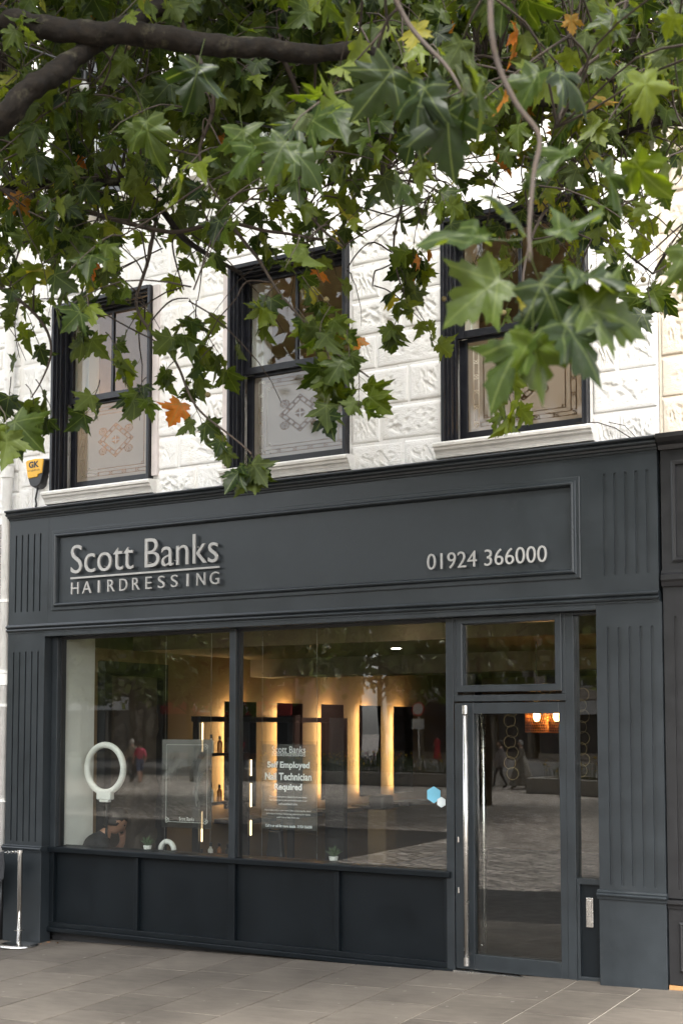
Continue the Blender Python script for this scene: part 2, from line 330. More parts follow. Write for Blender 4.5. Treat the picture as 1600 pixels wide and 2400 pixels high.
# ------------------------------------------------------------------ the white painted stone building
bld = thing('painted_stone_building', (3.1, 0.3, 0), 'white painted rusticated stone building above the charcoal shopfront', 'building')
def stone_mat(name, col, dirtc):
    m, t, p = newmat(name); tc = N(t, 'ShaderNodeTexCoord'); oi = N(t, 'ShaderNodeObjectInfo')
    # shift the pattern per block so that blocks sharing a mesh do not repeat
    cm = N(t, 'ShaderNodeCombineXYZ'); ml = N(t, 'ShaderNodeMath', operation='MULTIPLY'); ml.inputs[1].default_value = 37.0
    t.links.new(oi.outputs['Random'], ml.inputs[0]); t.links.new(ml.outputs[0], cm.inputs[0]); t.links.new(ml.outputs[0], cm.inputs[2])
    ad = N(t, 'ShaderNodeVectorMath', operation='ADD'); t.links.new(tc.outputs['Object'], ad.inputs[0]); t.links.new(cm.outputs[0], ad.inputs[1])
    n1 = N(t, 'ShaderNodeTexNoise'); n1.inputs['Scale'].default_value = 24; n1.inputs['Detail'].default_value = 9; n1.inputs['Roughness'].default_value = 0.62
    t.links.new(ad.outputs[0], n1.inputs['Vector'])
    n2 = N(t, 'ShaderNodeTexNoise'); n2.inputs['Scale'].default_value = 3.0; n2.inputs['Detail'].default_value = 3; t.links.new(ad.outputs[0], n2.inputs['Vector'])
    n3 = N(t, 'ShaderNodeTexNoise'); n3.inputs['Scale'].default_value = 70; n3.inputs['Detail'].default_value = 4; t.links.new(ad.outputs[0], n3.inputs['Vector'])
    mr = N(t, 'ShaderNodeMapRange'); mr.inputs['From Min'].default_value = 0.60; mr.inputs['From Max'].default_value = 0.74; mr.inputs['To Max'].default_value = 0.7; t.links.new(n1.outputs[0], mr.inputs['Value'])
    mx = N(t, 'ShaderNodeMix', data_type='RGBA'); t.links.new(mr.outputs[0], mx.inputs['Factor']); mx.inputs['A'].default_value = (*col, 1); mx.inputs['B'].default_value = (*dirtc, 1)
    gn = N(t, 'ShaderNodeNewGeometry'); gm = N(t, 'ShaderNodeMapping'); gm.inputs['Scale'].default_value = (2.2, 2.2, 0.35); t.links.new(gn.outputs['Position'], gm.inputs['Vector'])
    sn = N(t, 'ShaderNodeTexNoise'); sn.inputs['Scale'].default_value = 1.6; sn.inputs['Detail'].default_value = 8; sn.inputs['Roughness'].default_value = 0.7; t.links.new(gm.outputs[0], sn.inputs['Vector'])
    sr = N(t, 'ShaderNodeMapRange'); sr.inputs['From Min'].default_value = 0.52; sr.inputs['From Max'].default_value = 0.72; sr.inputs['To Max'].default_value = 0.5; t.links.new(sn.outputs[0], sr.inputs['Value'])
    sm = N(t, 'ShaderNodeMix', data_type='RGBA'); t.links.new(sr.outputs[0], sm.inputs['Factor']); t.links.new(mx.outputs['Result'], sm.inputs['A']); sm.inputs['B'].default_value = (col[0]*.82, col[1]*.74, col[2]*.62, 1)
    t.links.new(sm.outputs['Result'], p.inputs['Base Color']); p.inputs['Roughness'].default_value = 0.8
    b = N(t, 'ShaderNodeBump'); b.inputs['Strength'].default_value = 0.5; b.inputs['Distance'].default_value = 0.012
    t.links.new(n1.outputs[0], b.inputs['Height'])
    b2 = N(t, 'ShaderNodeBump'); b2.inputs['Strength'].default_value = 0.25; b2.inputs['Distance'].default_value = 0.004
    t.links.new(n3.outputs[0], b2.inputs['Height']); t.links.new(b.outputs[0], b2.inputs['Normal']); t.links.new(b2.outputs[0], p.inputs['Normal'])
    return m
M['stone'] = stone_mat('white_painted_stone', (0.85, 0.84, 0.815), (0.30, 0.265, 0.22))
M['cream'] = stone_mat('cream_painted_stone', (0.72, 0.64, 0.53), (0.42, 0.33, 0.24))

# rough-hewn block faces: eight shared meshes, unit width and height, real relief
def block_mesh(seed, material, nx=46, nz=24):
    rs = random.Random(seed); off = Vector((rs.uniform(0, 90), rs.uniform(0, 90), rs.uniform(0, 90)))
    V = []; Fc = []
    gouges = [(rs.uniform(.18, .82), rs.uniform(.2, .8), rs.uniform(.05, .16), rs.uniform(.03, .09), rs.uniform(-.9, -.2)) for _ in range(rs.randint(5, 10))]
    for j in range(nz+1):
        for i in range(nx+1):
            u, v = i/nx, j/nz
            ex = min(u, 1-u)*0.5; ez = min(v, 1-v)*0.27
            e = min(ex, ez); edge = min(1.0, e/0.018)
            inner = max(0.0, min(1.0, (e-0.025)/0.05))
            p_ = Vector((u*0.5, 0, v*0.27))+off
            n_ = noise.fractal(p_*9.0, 0.9, 2.1, 5)
            rid = max(0.0, noise.noise(p_*30.0)+.5*noise.noise(p_*62.0)-0.22)
            d = 0.008*edge+inner*(0.0035*n_+0.002)
            d -= inner*0.026*rid
            for gx, gz, gl, gw, ga in gouges:
                dx, dz = (u-gx)*0.5, (v-gz)*0.27
                a = dx*math.cos(ga)+dz*math.sin(ga); b = -dx*math.sin(ga)+dz*math.cos(ga)
                q = (a/(gl*0.5))**2+(b/(gw*0.22))**2
                if q < 1: d -= inner*0.012*(1-q)**0.5*(1.0 if b > 0 else 0.55)
            V.append((u-0.5, -d, v-0.5))
    n = nx+1
    for j in range(nz):
        for i in range(nx): Fc.append((j*n+i, j*n+i+1, (j+1)*n+i+1, (j+1)*n+i))
    mb = MB(); mb.add(V, Fc)
    # skirt back to the wall
    per = [i for i in range(n)]+[j*n+nx for j in range(1, nz+1)]+[nz*n+i for i in range(nx-1, -1, -1)]+[j*n for j in range(nz-1, 0, -1)]
    k0 = len(mb.v); mb.v += [(V[i][0], 0.02, V[i][2]) for i in per]
    for a in range(len(per)):
        b = (a+1) % len(per); mb.f.append((per[b], per[a], k0+a, k0+b)); mb.m.append(0)
    me = mb.mesh('stone_block', material); me.polygons.foreach_set('use_smooth', [True]*len(me.polygons)); return me
BLK = [block_mesh(100+i, M['stone']) for i in range(10)]
BLKC = [block_mesh(200+i, M['cream']) for i in range(4)]
WALL_Y = 0.115
ZT = 9.7
OPEN = [(x0, x1, z0, z1) for (x0, x1) in ((0.452, 1.645), (2.503, 3.69), (4.557, 5.748)) for (z0, z1) in ((4.06, 5.85), (6.78, 8.50))]
def wall_sheet(x0, x1, z0, z1, holes):
    xs = sorted({x0, x1, *[h[0] for h in holes], *[h[1] for h in holes]}); zs = sorted({z0, z1, *[h[2] for h in holes], *[h[3] for h in holes]})
    mb = MB()
    for i in range(len(xs)-1):
        for j in range(len(zs)-1):
            cx_, cz_ = (xs[i]+xs[i+1])/2, (zs[j]+zs[j+1])/2
            if any(h[0] < cx_ < h[1] and h[2] < cz_ < h[3] for h in holes): continue
            mb.box(xs[i], xs[i+1], WALL_Y, WALL_Y+0.35, zs[j], zs[j+1])
    return mb
uw = wall_sheet(0.0, 6.262, 3.70, ZT, OPEN).build('upper_wall', M['stone'], bld)
def lay_blocks(x0, x1, row, z0, z1, parent, meshes, first=None):
    span = x1-x0; g = 0.009
    if span < 0.62:
        cutsx = [x0, x1] if row % 2 else [x0, x0+span*random.choice((0.4, 0.6)), x1]
    elif span < 1.0:
        f = random.choice((0.29, 0.33)) if row % 2 else random.choice((0.58, 0.64)); cutsx = [x0, x0+span*f, x1]
    else:
        cutsx = [x0]; xx = x0+(0.28 if row % 2 else 0.5)
        while xx < x1-0.22: cutsx.append(xx); xx += random.uniform(0.42, 0.58)
        cutsx.append(x1)
    for a, b in zip(cutsx[:-1], cutsx[1:]):
        o = bpy.data.objects.new('stone_block', random.choice(meshes))
        fx = random.choice((-1, 1)) if False else 1
        j_ = random.uniform(-.003, .003); o.scale = (b-a-2*g+j_, random.uniform(.75, 1.5), z1-z0-2*g*0.95+random.uniform(-.004, .003)); o.location = ((a+b)/2+random.uniform(-.002, .002), WALL_Y+random.uniform(-.002, .004), (z0+z1)/2+random.uniform(-.002, .002)); o.rotation_euler = (random.uniform(-.008, .008), random.uniform(-.006, .006), random.uniform(-.008, .008)); link(o, parent)
zrow = [3.85, 4.143, 4.440, 4.753, 5.043]
while zrow[-1] < ZT-0.2: zrow.append(zrow[-1]+0.296)
for r_, (z0, z1) in enumerate(zip(zrow[:-1], zrow[1:])):
    blocked = sorted({(h[0]-0.0, h[1]+0.0) for h in OPEN if h[2] < z1-0.03 and h[3] > z0+0.03})
    segs = []; xx = 0.02
    for a, b in blocked: segs.append((xx, a-0.012)); xx = b+0.012
    segs.append((xx, 6.258))
    for a, b in segs: lay_blocks(a, b, r_, z0, z1, uw, BLK)
# string course under the second-floor windows
MB().extr_x([(WALL_Y, 6.62), (0.045, 6.64), (0.03, 6.70), (0.0, 6.73), (0.0, 6.765), (WALL_Y, 6.775)], 0.0, 6.262).build('string_course', M['white'], bld)

# sash windows
def frost_mat():
    m, t, p = newmat('frosted_glass'); t.nodes.remove(p); out = t.nodes['Material Output']
    df = N(t, 'ShaderNodeBsdfDiffuse'); tl = N(t, 'ShaderNodeBsdfTranslucent'); gl = N(t, 'ShaderNodeBsdfGlossy'); gl.inputs['Roughness'].default_value = 0.05
    tc = N(t, 'ShaderNodeTexCoord'); nz = N(t, 'ShaderNodeTexNoise'); nz.inputs['Scale'].default_value = 6; nz.inputs['Detail'].default_value = 5; t.links.new(tc.outputs['Object'], nz.inputs['Vector'])
    cr = N(t, 'ShaderNodeValToRGB'); cr.color_ramp.elements[0].color = (0.17, 0.155, 0.128, 1); cr.color_ramp.elements[1].color = (0.24, 0.225, 0.195, 1); t.links.new(nz.outputs[0], cr.inputs[0]); t.links.new(cr.outputs[0], df.inputs['Color'])
    tl.inputs['Color'].default_value = (0.75, 0.70, 0.6, 1)
    m1 = N(t, 'ShaderNodeMixShader'); m1.inputs[0].default_value = 0.4; t.links.new(df.outputs[0], m1.inputs[1]); t.links.new(tl.outputs[0], m1.inputs[2])
    m2 = N(t, 'ShaderNodeMixShader'); m2.inputs[0].default_value = 0.07; t.links.new(m1.outputs[0], m2.inputs[1]); t.links.new(gl.outputs[0], m2.inputs[2])
    t.links.new(m2.outputs[0], out.inputs['Surface']); return m
M['frost'] = frost_mat()
def etched(u, v):
    """True where the frosting is left clear: a border of lines with crossed squares and a diamond medallion"""
    x, z = u-0.5, v-0.5; ax, az = abs(x), abs(z)
    def ring(r, t): return abs(max(ax, az)-r) < t
    if ring(0.452, 0.007) or ring(0.405, 0.005) or ring(0.362, 0.003): return True
    m = max(ax, az)
    if 0.405 < m < 0.452:
        s = x if az > ax else z
        k = (s+0.43) % 0.172
        if k < 0.046:
            q = k/0.046; w_ = (m-0.405)/0.047
            return q < 0.14 or q > 0.86 or abs(q-w_) < 0.12 or abs(q+w_-1) < 0.12
    if 0.33 < ax < 0.362 and 0.33 < az < 0.362 and (min(ax, az) < 0.337 or max(ax, az) > 0.356): return True
    d = ax*1.05+az*1.05
    if abs(d-0.232) < 0.009 or abs(d-0.168) < 0.008: return True
    if 0.168 < d < 0.232:
        s = (x-z) if x*z > 0 else (x+z)
        return abs(((s*8.5) % 1.0)-0.5) < 0.13
    if d < 0.075 and not (ax < 0.009 or az < 0.009): return d > 0.02 or True
    if d < 0.082 and (ax < 0.009 or az < 0.009): return False
    # scroll flourishes on the diagonals
    for sx_, sz_ in ((1, 1), (1, -1), (-1, 1), (-1, -1)):
        cx_, cz_ = 0.165*sx_, 0.13*sz_
        rr = math.hypot(x-cx_, z-cz_)
        if d > 0.243 and (abs(rr-0.045) < 0.007 or rr < 0.014 or abs(rr-0.026) < 0.004): return True
    return False
GRID = 110
etch_cells = [[etched((i+.5)/GRID, (j+.5)/GRID) for i in range(GRID)] for j in range(GRID)]
def frosted_pane(x0, x1, z0, z1, y, parent):
    g = GRID; V = [(x0+(x1-x0)*i/g, y, z0+(z1-z0)*j/g) for j in range(g+1) for i in range(g+1)]
    Fc = [(j*(g+1)+i, j*(g+1)+i+1, (j+1)*(g+1)+i+1, (j+1)*(g+1)+i) for j in range(g) for i in range(g)]
    me = bpy.data.meshes.new('frosted_pane'); me.from_pydata(V, [], Fc); me.materials.append(M['frost']); me.materials.append(M['uglass'])
    me.polygons.foreach_set('material_index', [1 if etch_cells[j][i] else 0 for j in range(g) for i in range(g)]); me.update()
    return link(bpy.data.objects.new('frosted_pane', me), parent)
WIN = []
for wi, (x0, x1, z0, z1) in enumerate(OPEN):
    up = z0 > 6
    wd = MB().box(x0+0.004, x0+0.02, 0.40, 0.44, z0+0.05, z1-0.05).build('window', M['white'], bld)
    WIN.append(wd)
    # stepped moulded jambs and head (front to back)
    steps = [(0.0, 0.030, 0.040, 0.085), (0.006, 0.046, 0.075, 0.115), (0.0, 0.060, 0.110, 0.150), (0.0, 0.052, 0.148, 0.172), (0.0, 0.070, 0.170, 0.215)]
    for nm, sgn, xe in (('jamb', 1, x0), ('jamb', -1, x1)):
        mb = MB()
        for o0, o1, ya, yb in steps:
            a, b = xe+sgn*o0, xe+sgn*o1; mb.box(min(a, b), max(a, b), ya, yb, z0+0.012, z1-0.001)
        mb.build(nm, M['wblack'], wd, bevel=0.004)
    mb = MB()
    for o0, o1, ya, yb in steps: mb.box(x0+0.03, x1-0.03, ya-0.003, yb-0.003, z1-o1*1.15, z1-o0+0.002)
    mb.build('head', M['wblack'], wd, bevel=0.004)
    gx0, gx1 = x0+0.075, x1-0.075; zm = z0+ (z1-z0)*0.495
    # upper sash (outer)
    yu = 0.225
    f = MB().box(gx0-0.02, gx0+0.035, yu, yu+0.04, zm-0.02, z1-0.06).box(gx1-0.035, gx1+0.02, yu, yu+0.04, zm-0.02, z1-0.06)
    f.box(gx0+0.035, gx1-0.035, yu, yu+0.04, zm-0.022, zm+0.038).box(gx0+0.035, gx1-0.035, yu, yu+0.04, z1-0.115, z1-0.06)
    f.build('upper_sash', M['wblack'], wd, bevel=0.003)
    xm = (gx0+gx1)/2
    MB().box(xm-0.014, xm+0.014, yu+0.004, yu+0.036, zm+0.038, z1-0.115).build('glazing_bar', M['wblack'], wd, bevel=0.003)
    for a, b in ((gx0+0.035, xm-0.014), (xm+0.014, gx1-0.035)):
        MB().box(a, b, yu+0.018, yu+0.022, zm+0.038, z1-0.115).build('pane', M['uglass'], wd)
    # lower sash (inner)
    yl = 0.270
    f = MB().box(gx0-0.02, gx0+0.048, yl, yl+0.04, z0+0.02, zm-0.02).box(gx1-0.048, gx1+0.02, yl, yl+0.04, z0+0.02, zm-0.02)
    f.box(gx0+0.048, gx1-0.048, yl, yl+0.04, z0+0.02, z0+0.118).box(gx0+0.048, gx1-0.048, yl, yl+0.04, zm-0.045, zm-0.005)
    f.build('lower_sash', M['wblack'], wd, bevel=0.003)
    if up: MB().box(gx0+0.048, gx1-0.048, yl+0.018, yl+0.022, z0+0.118, zm-0.045).build('pane', M['uglass'], wd)
    else: frosted_pane(gx0+0.048, gx1-0.048, z0+0.118, zm-0.045, yl+0.02, wd)
    # dark bottom board and white stone sill
    MB().box(x0+0.07, x1-0.07, 0.19, 0.27, z0+0.012, z0+0.052).build('bottom_board', M['wblack'], wd, bevel=0.003)
    zs = z0
    if not up:
        prof = [(0.44, zs-0.02), (0.44, zs+0.012), (0.05, zs+0.004), (-0.015, zs-0.004), (-0.022, zs-0.016), (-0.018, zs-0.036), (0.0, zs-0.044), (0.004, zs-0.060), (0.022, zs-0.074), (0.034, zs-0.096), (0.04, zs-0.118), (0.075, zs-0.124), (0.12, zs-0.13)]
        MB().extr_x(prof, x0-0.045, x1+0.05).build('sill', M['white'], wd)
    # white panelled shutter linings inside the reveal
    sh = MB().box(x0+0.03, x0+0.055, 0.315, 0.66, z0, z1-0.02).box(x0+0.055, x0+0.065, 0.34, 0.46, z0+0.1, z1-0.15).box(x0+0.055, x0+0.065, 0.50, 0.63, z0+0.1, z1-0.15)
    sh.build('shutter_lining', M['salonwhite'], wd, bevel=0.004)
    MB().box(x1-0.055, x1-0.03, 0.315, 0.66, z0, z1-0.02).build('shutter_lining', M['salonwhite'], wd, bevel=0.004)
MB().box(1.650, 1.712, 0.075, 0.14, 4.10, 5.85).build('batten', M['batten'], WIN[0], bevel=0.003)
MB().box(2.432, 2.496, 0.075, 0.14, 4.09, 5.85).build('batten', M['batten'], WIN[2], bevel=0.003)
# rooms upstairs
for (za, zb) in ((3.98, 6.35), (6.5, 9.1)):
    MB().box(0.05, 6.2, 4.0, 4.1, za, zb).box(0.0, 0.05, 0.47, 4.1, za, zb).box(6.2, 6.25, 0.47, 4.1, za, zb).build('room_wall', M['roomwall'], bld)
    MB().box(0.05, 6.2, 0.47, 4.0, za-0.06, za).build('room_floor', M['salonfloor'], bld)
    MB().box(0.05, 6.2, 0.47, 4.0, zb, zb+0.06).build('room_ceiling', M['roomceil'], bld)
MB().box(0.0, 6.262, 0.2, 10.3, 9.705, 9.85).build('roof', M['roomceil'], bld)
MB().box(-0.05, -0.003, 0.2, 10.3, -0.3, 9.70).box(6.295, 6.35, 0.47, 10.3, -0.3, 9.70).box(-0.05, 6.35, 10.31, 10.4, -0.3, 9.70).build('party_wall', M['roomwall'], bld)
for x_, s_ in ((0.62, 3.0), (5.62, 3.0)):
    MB().lathe([(0.0, 0), (0.05, 0.01), (0.07, 0.10), (0.045, 0.17), (0.0, 0.18)], (x_+0.12, 1.3, 4.95 if x_ < 1 else 4.5), 14).build('wall_lamp', glow_mat('lamp_glow', (1.0, 0.60, 0.28), 10.0), bld, smooth=True)

# ------------------------------------------------------------------ shopfront
shop = thing('shopfront', (3.1, 0.1, 0), 'charcoal painted timber shopfront with fluted pilasters and wide fascia', 'shopfront')
P = M['paint']
def fluted(mb, x0, x1, z0, z1, y, flutes, fz0, fz1, wd=0.019, dep=0.009, back=0.05):
    xs = [x0]
    for fx in flutes: xs += [fx-wd/2, fx+wd/2]
    xs.append(x1)
    mb.box(x0, x1, y, y+back, z0, fz0); mb.box(x0, x1, y, y+back, fz1, z1)
    for i in range(0, len(xs), 2): mb.box(xs[i], xs[i+1], y, y+back, fz0, fz1)
    for fx in flutes: mb.box(fx-wd/2, fx+wd/2, y+dep, y+back, fz0, fz1)
def fluted2(mb, x0, x1, z0, z1, y, flutes, fz0, fz1, wd=0.019, dep=0.010, back=0.05):
    """board with round-ended routed flutes: one welded front sheet plus groove troughs"""
    bm = bmesh.new()
    def face(pts): bm.faces.new([bm.verts.new(p_) for p_ in pts])
    xs = [x0]+[fx for fx in flutes]+[x1]
    mb.box(x0, x1, y+dep+0.001, y+back, z0, z1)
    n = 5
    def arc(fx, zc, sg): return [(fx+wd/2*math.cos(a), zc+sg*wd/2*math.sin(a)) for a in [math.pi*k/n for k in range(n+1)]]
    # front skin made of vertical bands split at the flute centres
    edges = [x0]+flutes+[x1]
    for i in range(len(edges)-1):
        a, b = edges[i], edges[i+1]
        poly = []
        # bottom edge a->b, up right side (around right flute), top b->a, down left side
        poly.append((a, z0)); poly.append((b, z0))
        if i < len(flutes):
            poly.append((b, fz0))
            lower = [(b-wd/2*math.sin(t_), fz0+wd/2-wd/2*math.cos(t_)) for t_ in [math.pi/2*k/4 for k in range(1, 5)]]
            upper = [(b-wd/2*math.cos(t_), fz1-wd/2+wd/2*math.sin(t_)) for t_ in [math.pi/2*k/4 for k in range(0, 5)]]
            poly += lower+upper
        poly.append((b, z1)); poly.append((a, z1))
        if i > 0:
            upper = [(a+wd/2*math.sin(t_), fz1-wd/2+wd/2*math.cos(t_)) for t_ in [math.pi/2*k/4 for k in range(0, 5)]]
            lower = [(a+wd/2*math.cos(t_), fz0+wd/2-wd/2*math.sin(t_)) for t_ in [math.pi/2*k/4 for k in range(0, 5)]]
            poly += upper+lower
        k0 = len(mb.v); mb.v += [(px_, y, pz_) for px_, pz_ in poly]; mb.f.append(tuple(range(k0, k0+len(poly)))); mb.m.append(0)
        # side walls of the trough edge and outer rim
        k1 = len(mb.v); mb.v += [(px_, y+dep+0.002, pz_) for px_, pz_ in poly]
        L = len(poly)
        for q in range(L):
            mb.f.append((k0+q, k0+(q+1) % L, k1+(q+1) % L, k1+q)); mb.m.append(0)
FLF_L = [0.088, 0.165, 0.242, 0.321, 0.398]; FLF_R = [5.887, 5.966, 6.045, 6.123, 6.202]
# fascia: end boards with flutes, plain middle board
mb = MB(); fluted2(mb, 0.0, 0.50, 2.81, 3.82, 0.0, FLF_L, 2.93, 3.668, back=0.10); fas = mb.build('fascia', P, shop)
mb = MB(); fluted2(mb, 5.765, 6.275, 2.81, 3.82, 0.0, FLF_R, 2.93, 3.676, wd=0.023, back=0.10); mb.build('fascia_end_board', P, fas)
mb = MB().box(0.5005, 5.7645, 0.001, 0.10, 2.81, 2.95).box(0.5005, 5.7645, 0.001, 0.10, 3.65, 3.82).box(0.5005, 0.60, 0.001, 0.10, 2.9502, 3.6498).box(5.66, 5.7645, 0.001, 0.10, 2.9502, 3.6498)
mb.build('fascia_board', P, fas)
MB().box(0.6003, 5.6597, 0.006, 0.09, 2.9503, 3.6497).build('sign_panel', P, fas)
def mitred_frame(prof, x0, x1, z0, z1):
    """prof: list of (inset from outer edge, y)"""
    mb = MB(); n = len(prof)
    for i, y in prof: mb.v += [(x0+i, y, z0+i), (x1-i, y, z0+i), (x1-i, y, z1-i), (x0+i, y, z1-i)]
    for k in range(n-1):
        for c in range(4): mb.f.append((k*4+c, k*4+(c+1) % 4, (k+1)*4+(c+1) % 4, (k+1)*4+c)); mb.m.append(0)
    return mb
fr = mitred_frame([(0, 0.004), (0.0, -0.010), (0.006, -0.013), (0.030, -0.013), (0.036, -0.020), (0.043, -0.034), (0.052, -0.038), (0.060, -0.034), (0.066, -0.022), (0.072, -0.004), (0.074, 0.008)], 0.556, 5.704, 2.925, 3.676)
fr.build('panel_moulding', P, fas)
# cornices
top = [(0.11, 3.812), (-0.012, 3.812), (-0.014, 3.826), (-0.030, 3.831), (-0.034, 3.846), (-0.050, 3.848), (-0.060, 3.856), (-0.062, 3.866), (-0.052, 3.874), (-0.056, 3.878), (-0.072, 3.884), (-0.078, 3.893), (-0.072, 3.902), (-0.05, 3.908), (0.11, 3.935)]
MB().extr_x(top, -0.006, 6.281).build('cornice', P, shop)
low = [(0.10, 2.728), (-0.006, 2.728), (-0.006, 2.742), (-0.022, 2.746), (-0.028, 2.756), (-0.024, 2.766), (-0.014, 2.770), (-0.018, 2.776), (-0.032, 2.782), (-0.036, 2.790), (-0.032, 2.798), (-0.018, 2.802), (-0.014, 2.811), (0.10, 2.813)]
MB().extr_x(low, -0.004, 6.279).build('string_moulding', P, shop)
# soffit board over the window recess
MB().box(0.468, 5.81, -0.004, 0.30, 2.690, 2.727).build('soffit_board', P, shop, bevel=0.003)
# pilasters
def pilaster(x0, x1, flutes, cap0, cap1, fz1, wd):
    pl = MB(); fluted2(pl, x0, x1, cap1-0.01, 2.727, 0.0, flutes, cap1+0.035, fz1, wd=wd, back=0.13)
    po = pl.build('pilaster', P, shop)
    prof = [(0.13, cap0), (-0.018, cap0), (-0.020, cap0+0.018), (-0.030, cap0+0.022), (-0.033, cap0+0.032), (-0.026, cap0+0.040), (-0.016, cap0+0.042), (-0.018, cap0+0.050), (-0.010, cap1), (0.13, cap1)]
    MB().extr_x(prof, x0-0.014, x1+0.010).build('pilaster_cap', P, po)
    MB().box(x0-0.003, x1+0.001, -0.006, 0.13, -0.25, cap0).build('plinth', P, po, bevel=0.004)
pilaster(0.0, 0.467, [0.078, 0.155, 0.232, 0.310, 0.388], 0.690, 0.747, 2.555, 0.017)
pilaster(5.812, 6.292, [5.902, 5.983, 6.063, 6.142, 6.222], 0.628, 0.690, 2.560, 0.022)
# shop window frame
FY = 0.10; GY = 0.155
win = MB().box(0.468, 0.540, FY, 0.22, 0.70, 2.689).build('shop_window', P, shop, bevel=0.003)
MB().box(2.506, 2.570, FY, 0.22, 0.705, 2.689).build('mullion', P, win, bevel=0.003)
MB().box(4.560, 4.6255, FY-0.002, 0.22, -0.02, 2.6885).build('door_post', P, shop, bevel=0.003)
sill = [(0.30, 0.690), (0.078, 0.690), (0.070, 0.696), (0.068, 0.730), (0.078, 0.738), (0.30, 0.745)]
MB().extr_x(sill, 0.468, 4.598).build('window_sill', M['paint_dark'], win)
for a, b in ((0.540, 2.506), (2.570, 4.560)):
    mb = MB().box(a, b, GY-0.010, GY+0.022, 2.664, 2.689).box(a, a+0.012, GY-0.010, GY+0.022, 0.745, 2.664).box(b-0.012, b, GY-0.010, GY+0.022, 0.745, 2.664)
    mb.build('glazing_bead', M['rubber'], win)
    MB().box(a+0.012, b-0.012, GY, GY+0.008, 0.744, 2.664).build('pane', M['glass'], win)
# stall riser
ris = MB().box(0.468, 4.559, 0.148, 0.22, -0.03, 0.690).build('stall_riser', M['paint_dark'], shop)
for a, b in ((0.468, 0.520), (1.479, 1.520), (2.506, 2.570), (3.549, 3.593), (4.535, 4.559)):
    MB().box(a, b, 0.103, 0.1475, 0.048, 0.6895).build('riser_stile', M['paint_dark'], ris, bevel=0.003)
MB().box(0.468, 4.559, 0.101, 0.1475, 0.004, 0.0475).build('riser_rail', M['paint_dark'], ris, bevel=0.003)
nose = [(0.20, -0.040), (0.085, -0.040), (0.079, -0.034), (0.077, -0.004), (0.085, 0.003), (0.20, 0.0035)]
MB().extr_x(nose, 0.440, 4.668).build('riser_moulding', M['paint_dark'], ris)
MB().box(0.45, 4.60, 0.17, 0.30, -0.32, -0.041).build('plinth_recess', M['rubber'], ris)
# door and its frame
dr = thing('door', (4.63, 0.12, 0.0)); dr.parent = shop; dr.location = (0, 0, 0); WL[dr.name] = Vector((3.1, 0.1, 0))
dx0, dx1 = 4.6265, 5.536
mb = MB().box(dx0+0.003, 4.789, FY+0.006, 0.165, 0.012, 2.030).box(5.479, dx1-0.003, FY+0.006, 0.165, 0.012, 2.030).box(4.789, 5.479, FY+0.006, 0.165, 0.012, 0.128).box(4.789, 5.479, FY+0.006, 0.165, 1.946, 2.030)
mb.build('door_leaf', P, dr, bevel=0.003)
MB().box(4.789, 5.479, 0.138, 0.146, 0.128, 1.946).build('door_pane', M['glass'], dr)
mb = MB().tube([(4.748, 0.045, 0.055), (4.748, 0.045, 2.005)], 0.0205, 18)
hd = mb.build('pull_handle', M['steel'], dr, smooth=True)
mb = MB().tube([(4.748, 0.045, 1.945), (4.748, 0.045, 2.009)], 0.0235, 18).tube([(4.748, 0.045, 0.050), (4.748, 0.045, 0.112)], 0.0235, 18)
mb.tube([(4.748, 0.045, 1.93), (4.748, 0.108, 1.93)], 0.009, 10).tube([(4.748, 0.045, 0.13), (4.748, 0.108, 0.13)], 0.009, 10)
mb.build('handle_collar', M['steel'], hd)
mb = MB().tube([(4.815, 0.225, 0.13), (4.815, 0.225, 1.99)], 0.018, 14).tube([(4.815, 0.225, 1.93), (4.815, 0.165, 1.93)], 0.008, 8).tube([(4.815, 0.225, 0.19), (4.815, 0.165, 0.19)], 0.008, 8)
mb.build('inner_handle', M['steel'], dr, smooth=True)
for z_ in (0.985, 0.60):
    MB().box(4.652, 4.664, FY-0.002, FY+0.01, z_-0.022, z_+0.022).build('lock_cylinder', M['steel'], dr, bevel=0.003)
MB().box(4.63, 5.545, 0.05, 0.20, -0.03, 0.006).build('threshold', M['steel'], shop)
# transom light over the door
tr = MB().box(4.6265, 5.536, FY, 0.20, 2.040, 2.090).box(4.6265, 5.536, FY, 0.20, 2.655, 2.6885).box(4.6265, 4.660, FY, 0.20, 2.090, 2.655).box(5.506, 5.536, FY, 0.20, 2.090, 2.655).build('transom_window', P, shop, bevel=0.003)
mf = mitred_frame([(0, 0.12), (0.0, FY-0.012), (0.004, FY-0.015), (0.046, FY-0.015), (0.052, FY-0.010), (0.056, 0.15)], 4.654, 5.512, 2.112, 2.688)
mf.build('opening_light', P, tr)
MB().box(4.700, 5.462, 0.135, 0.142, 2.160, 2.640).build('pane', M['glass'], tr)
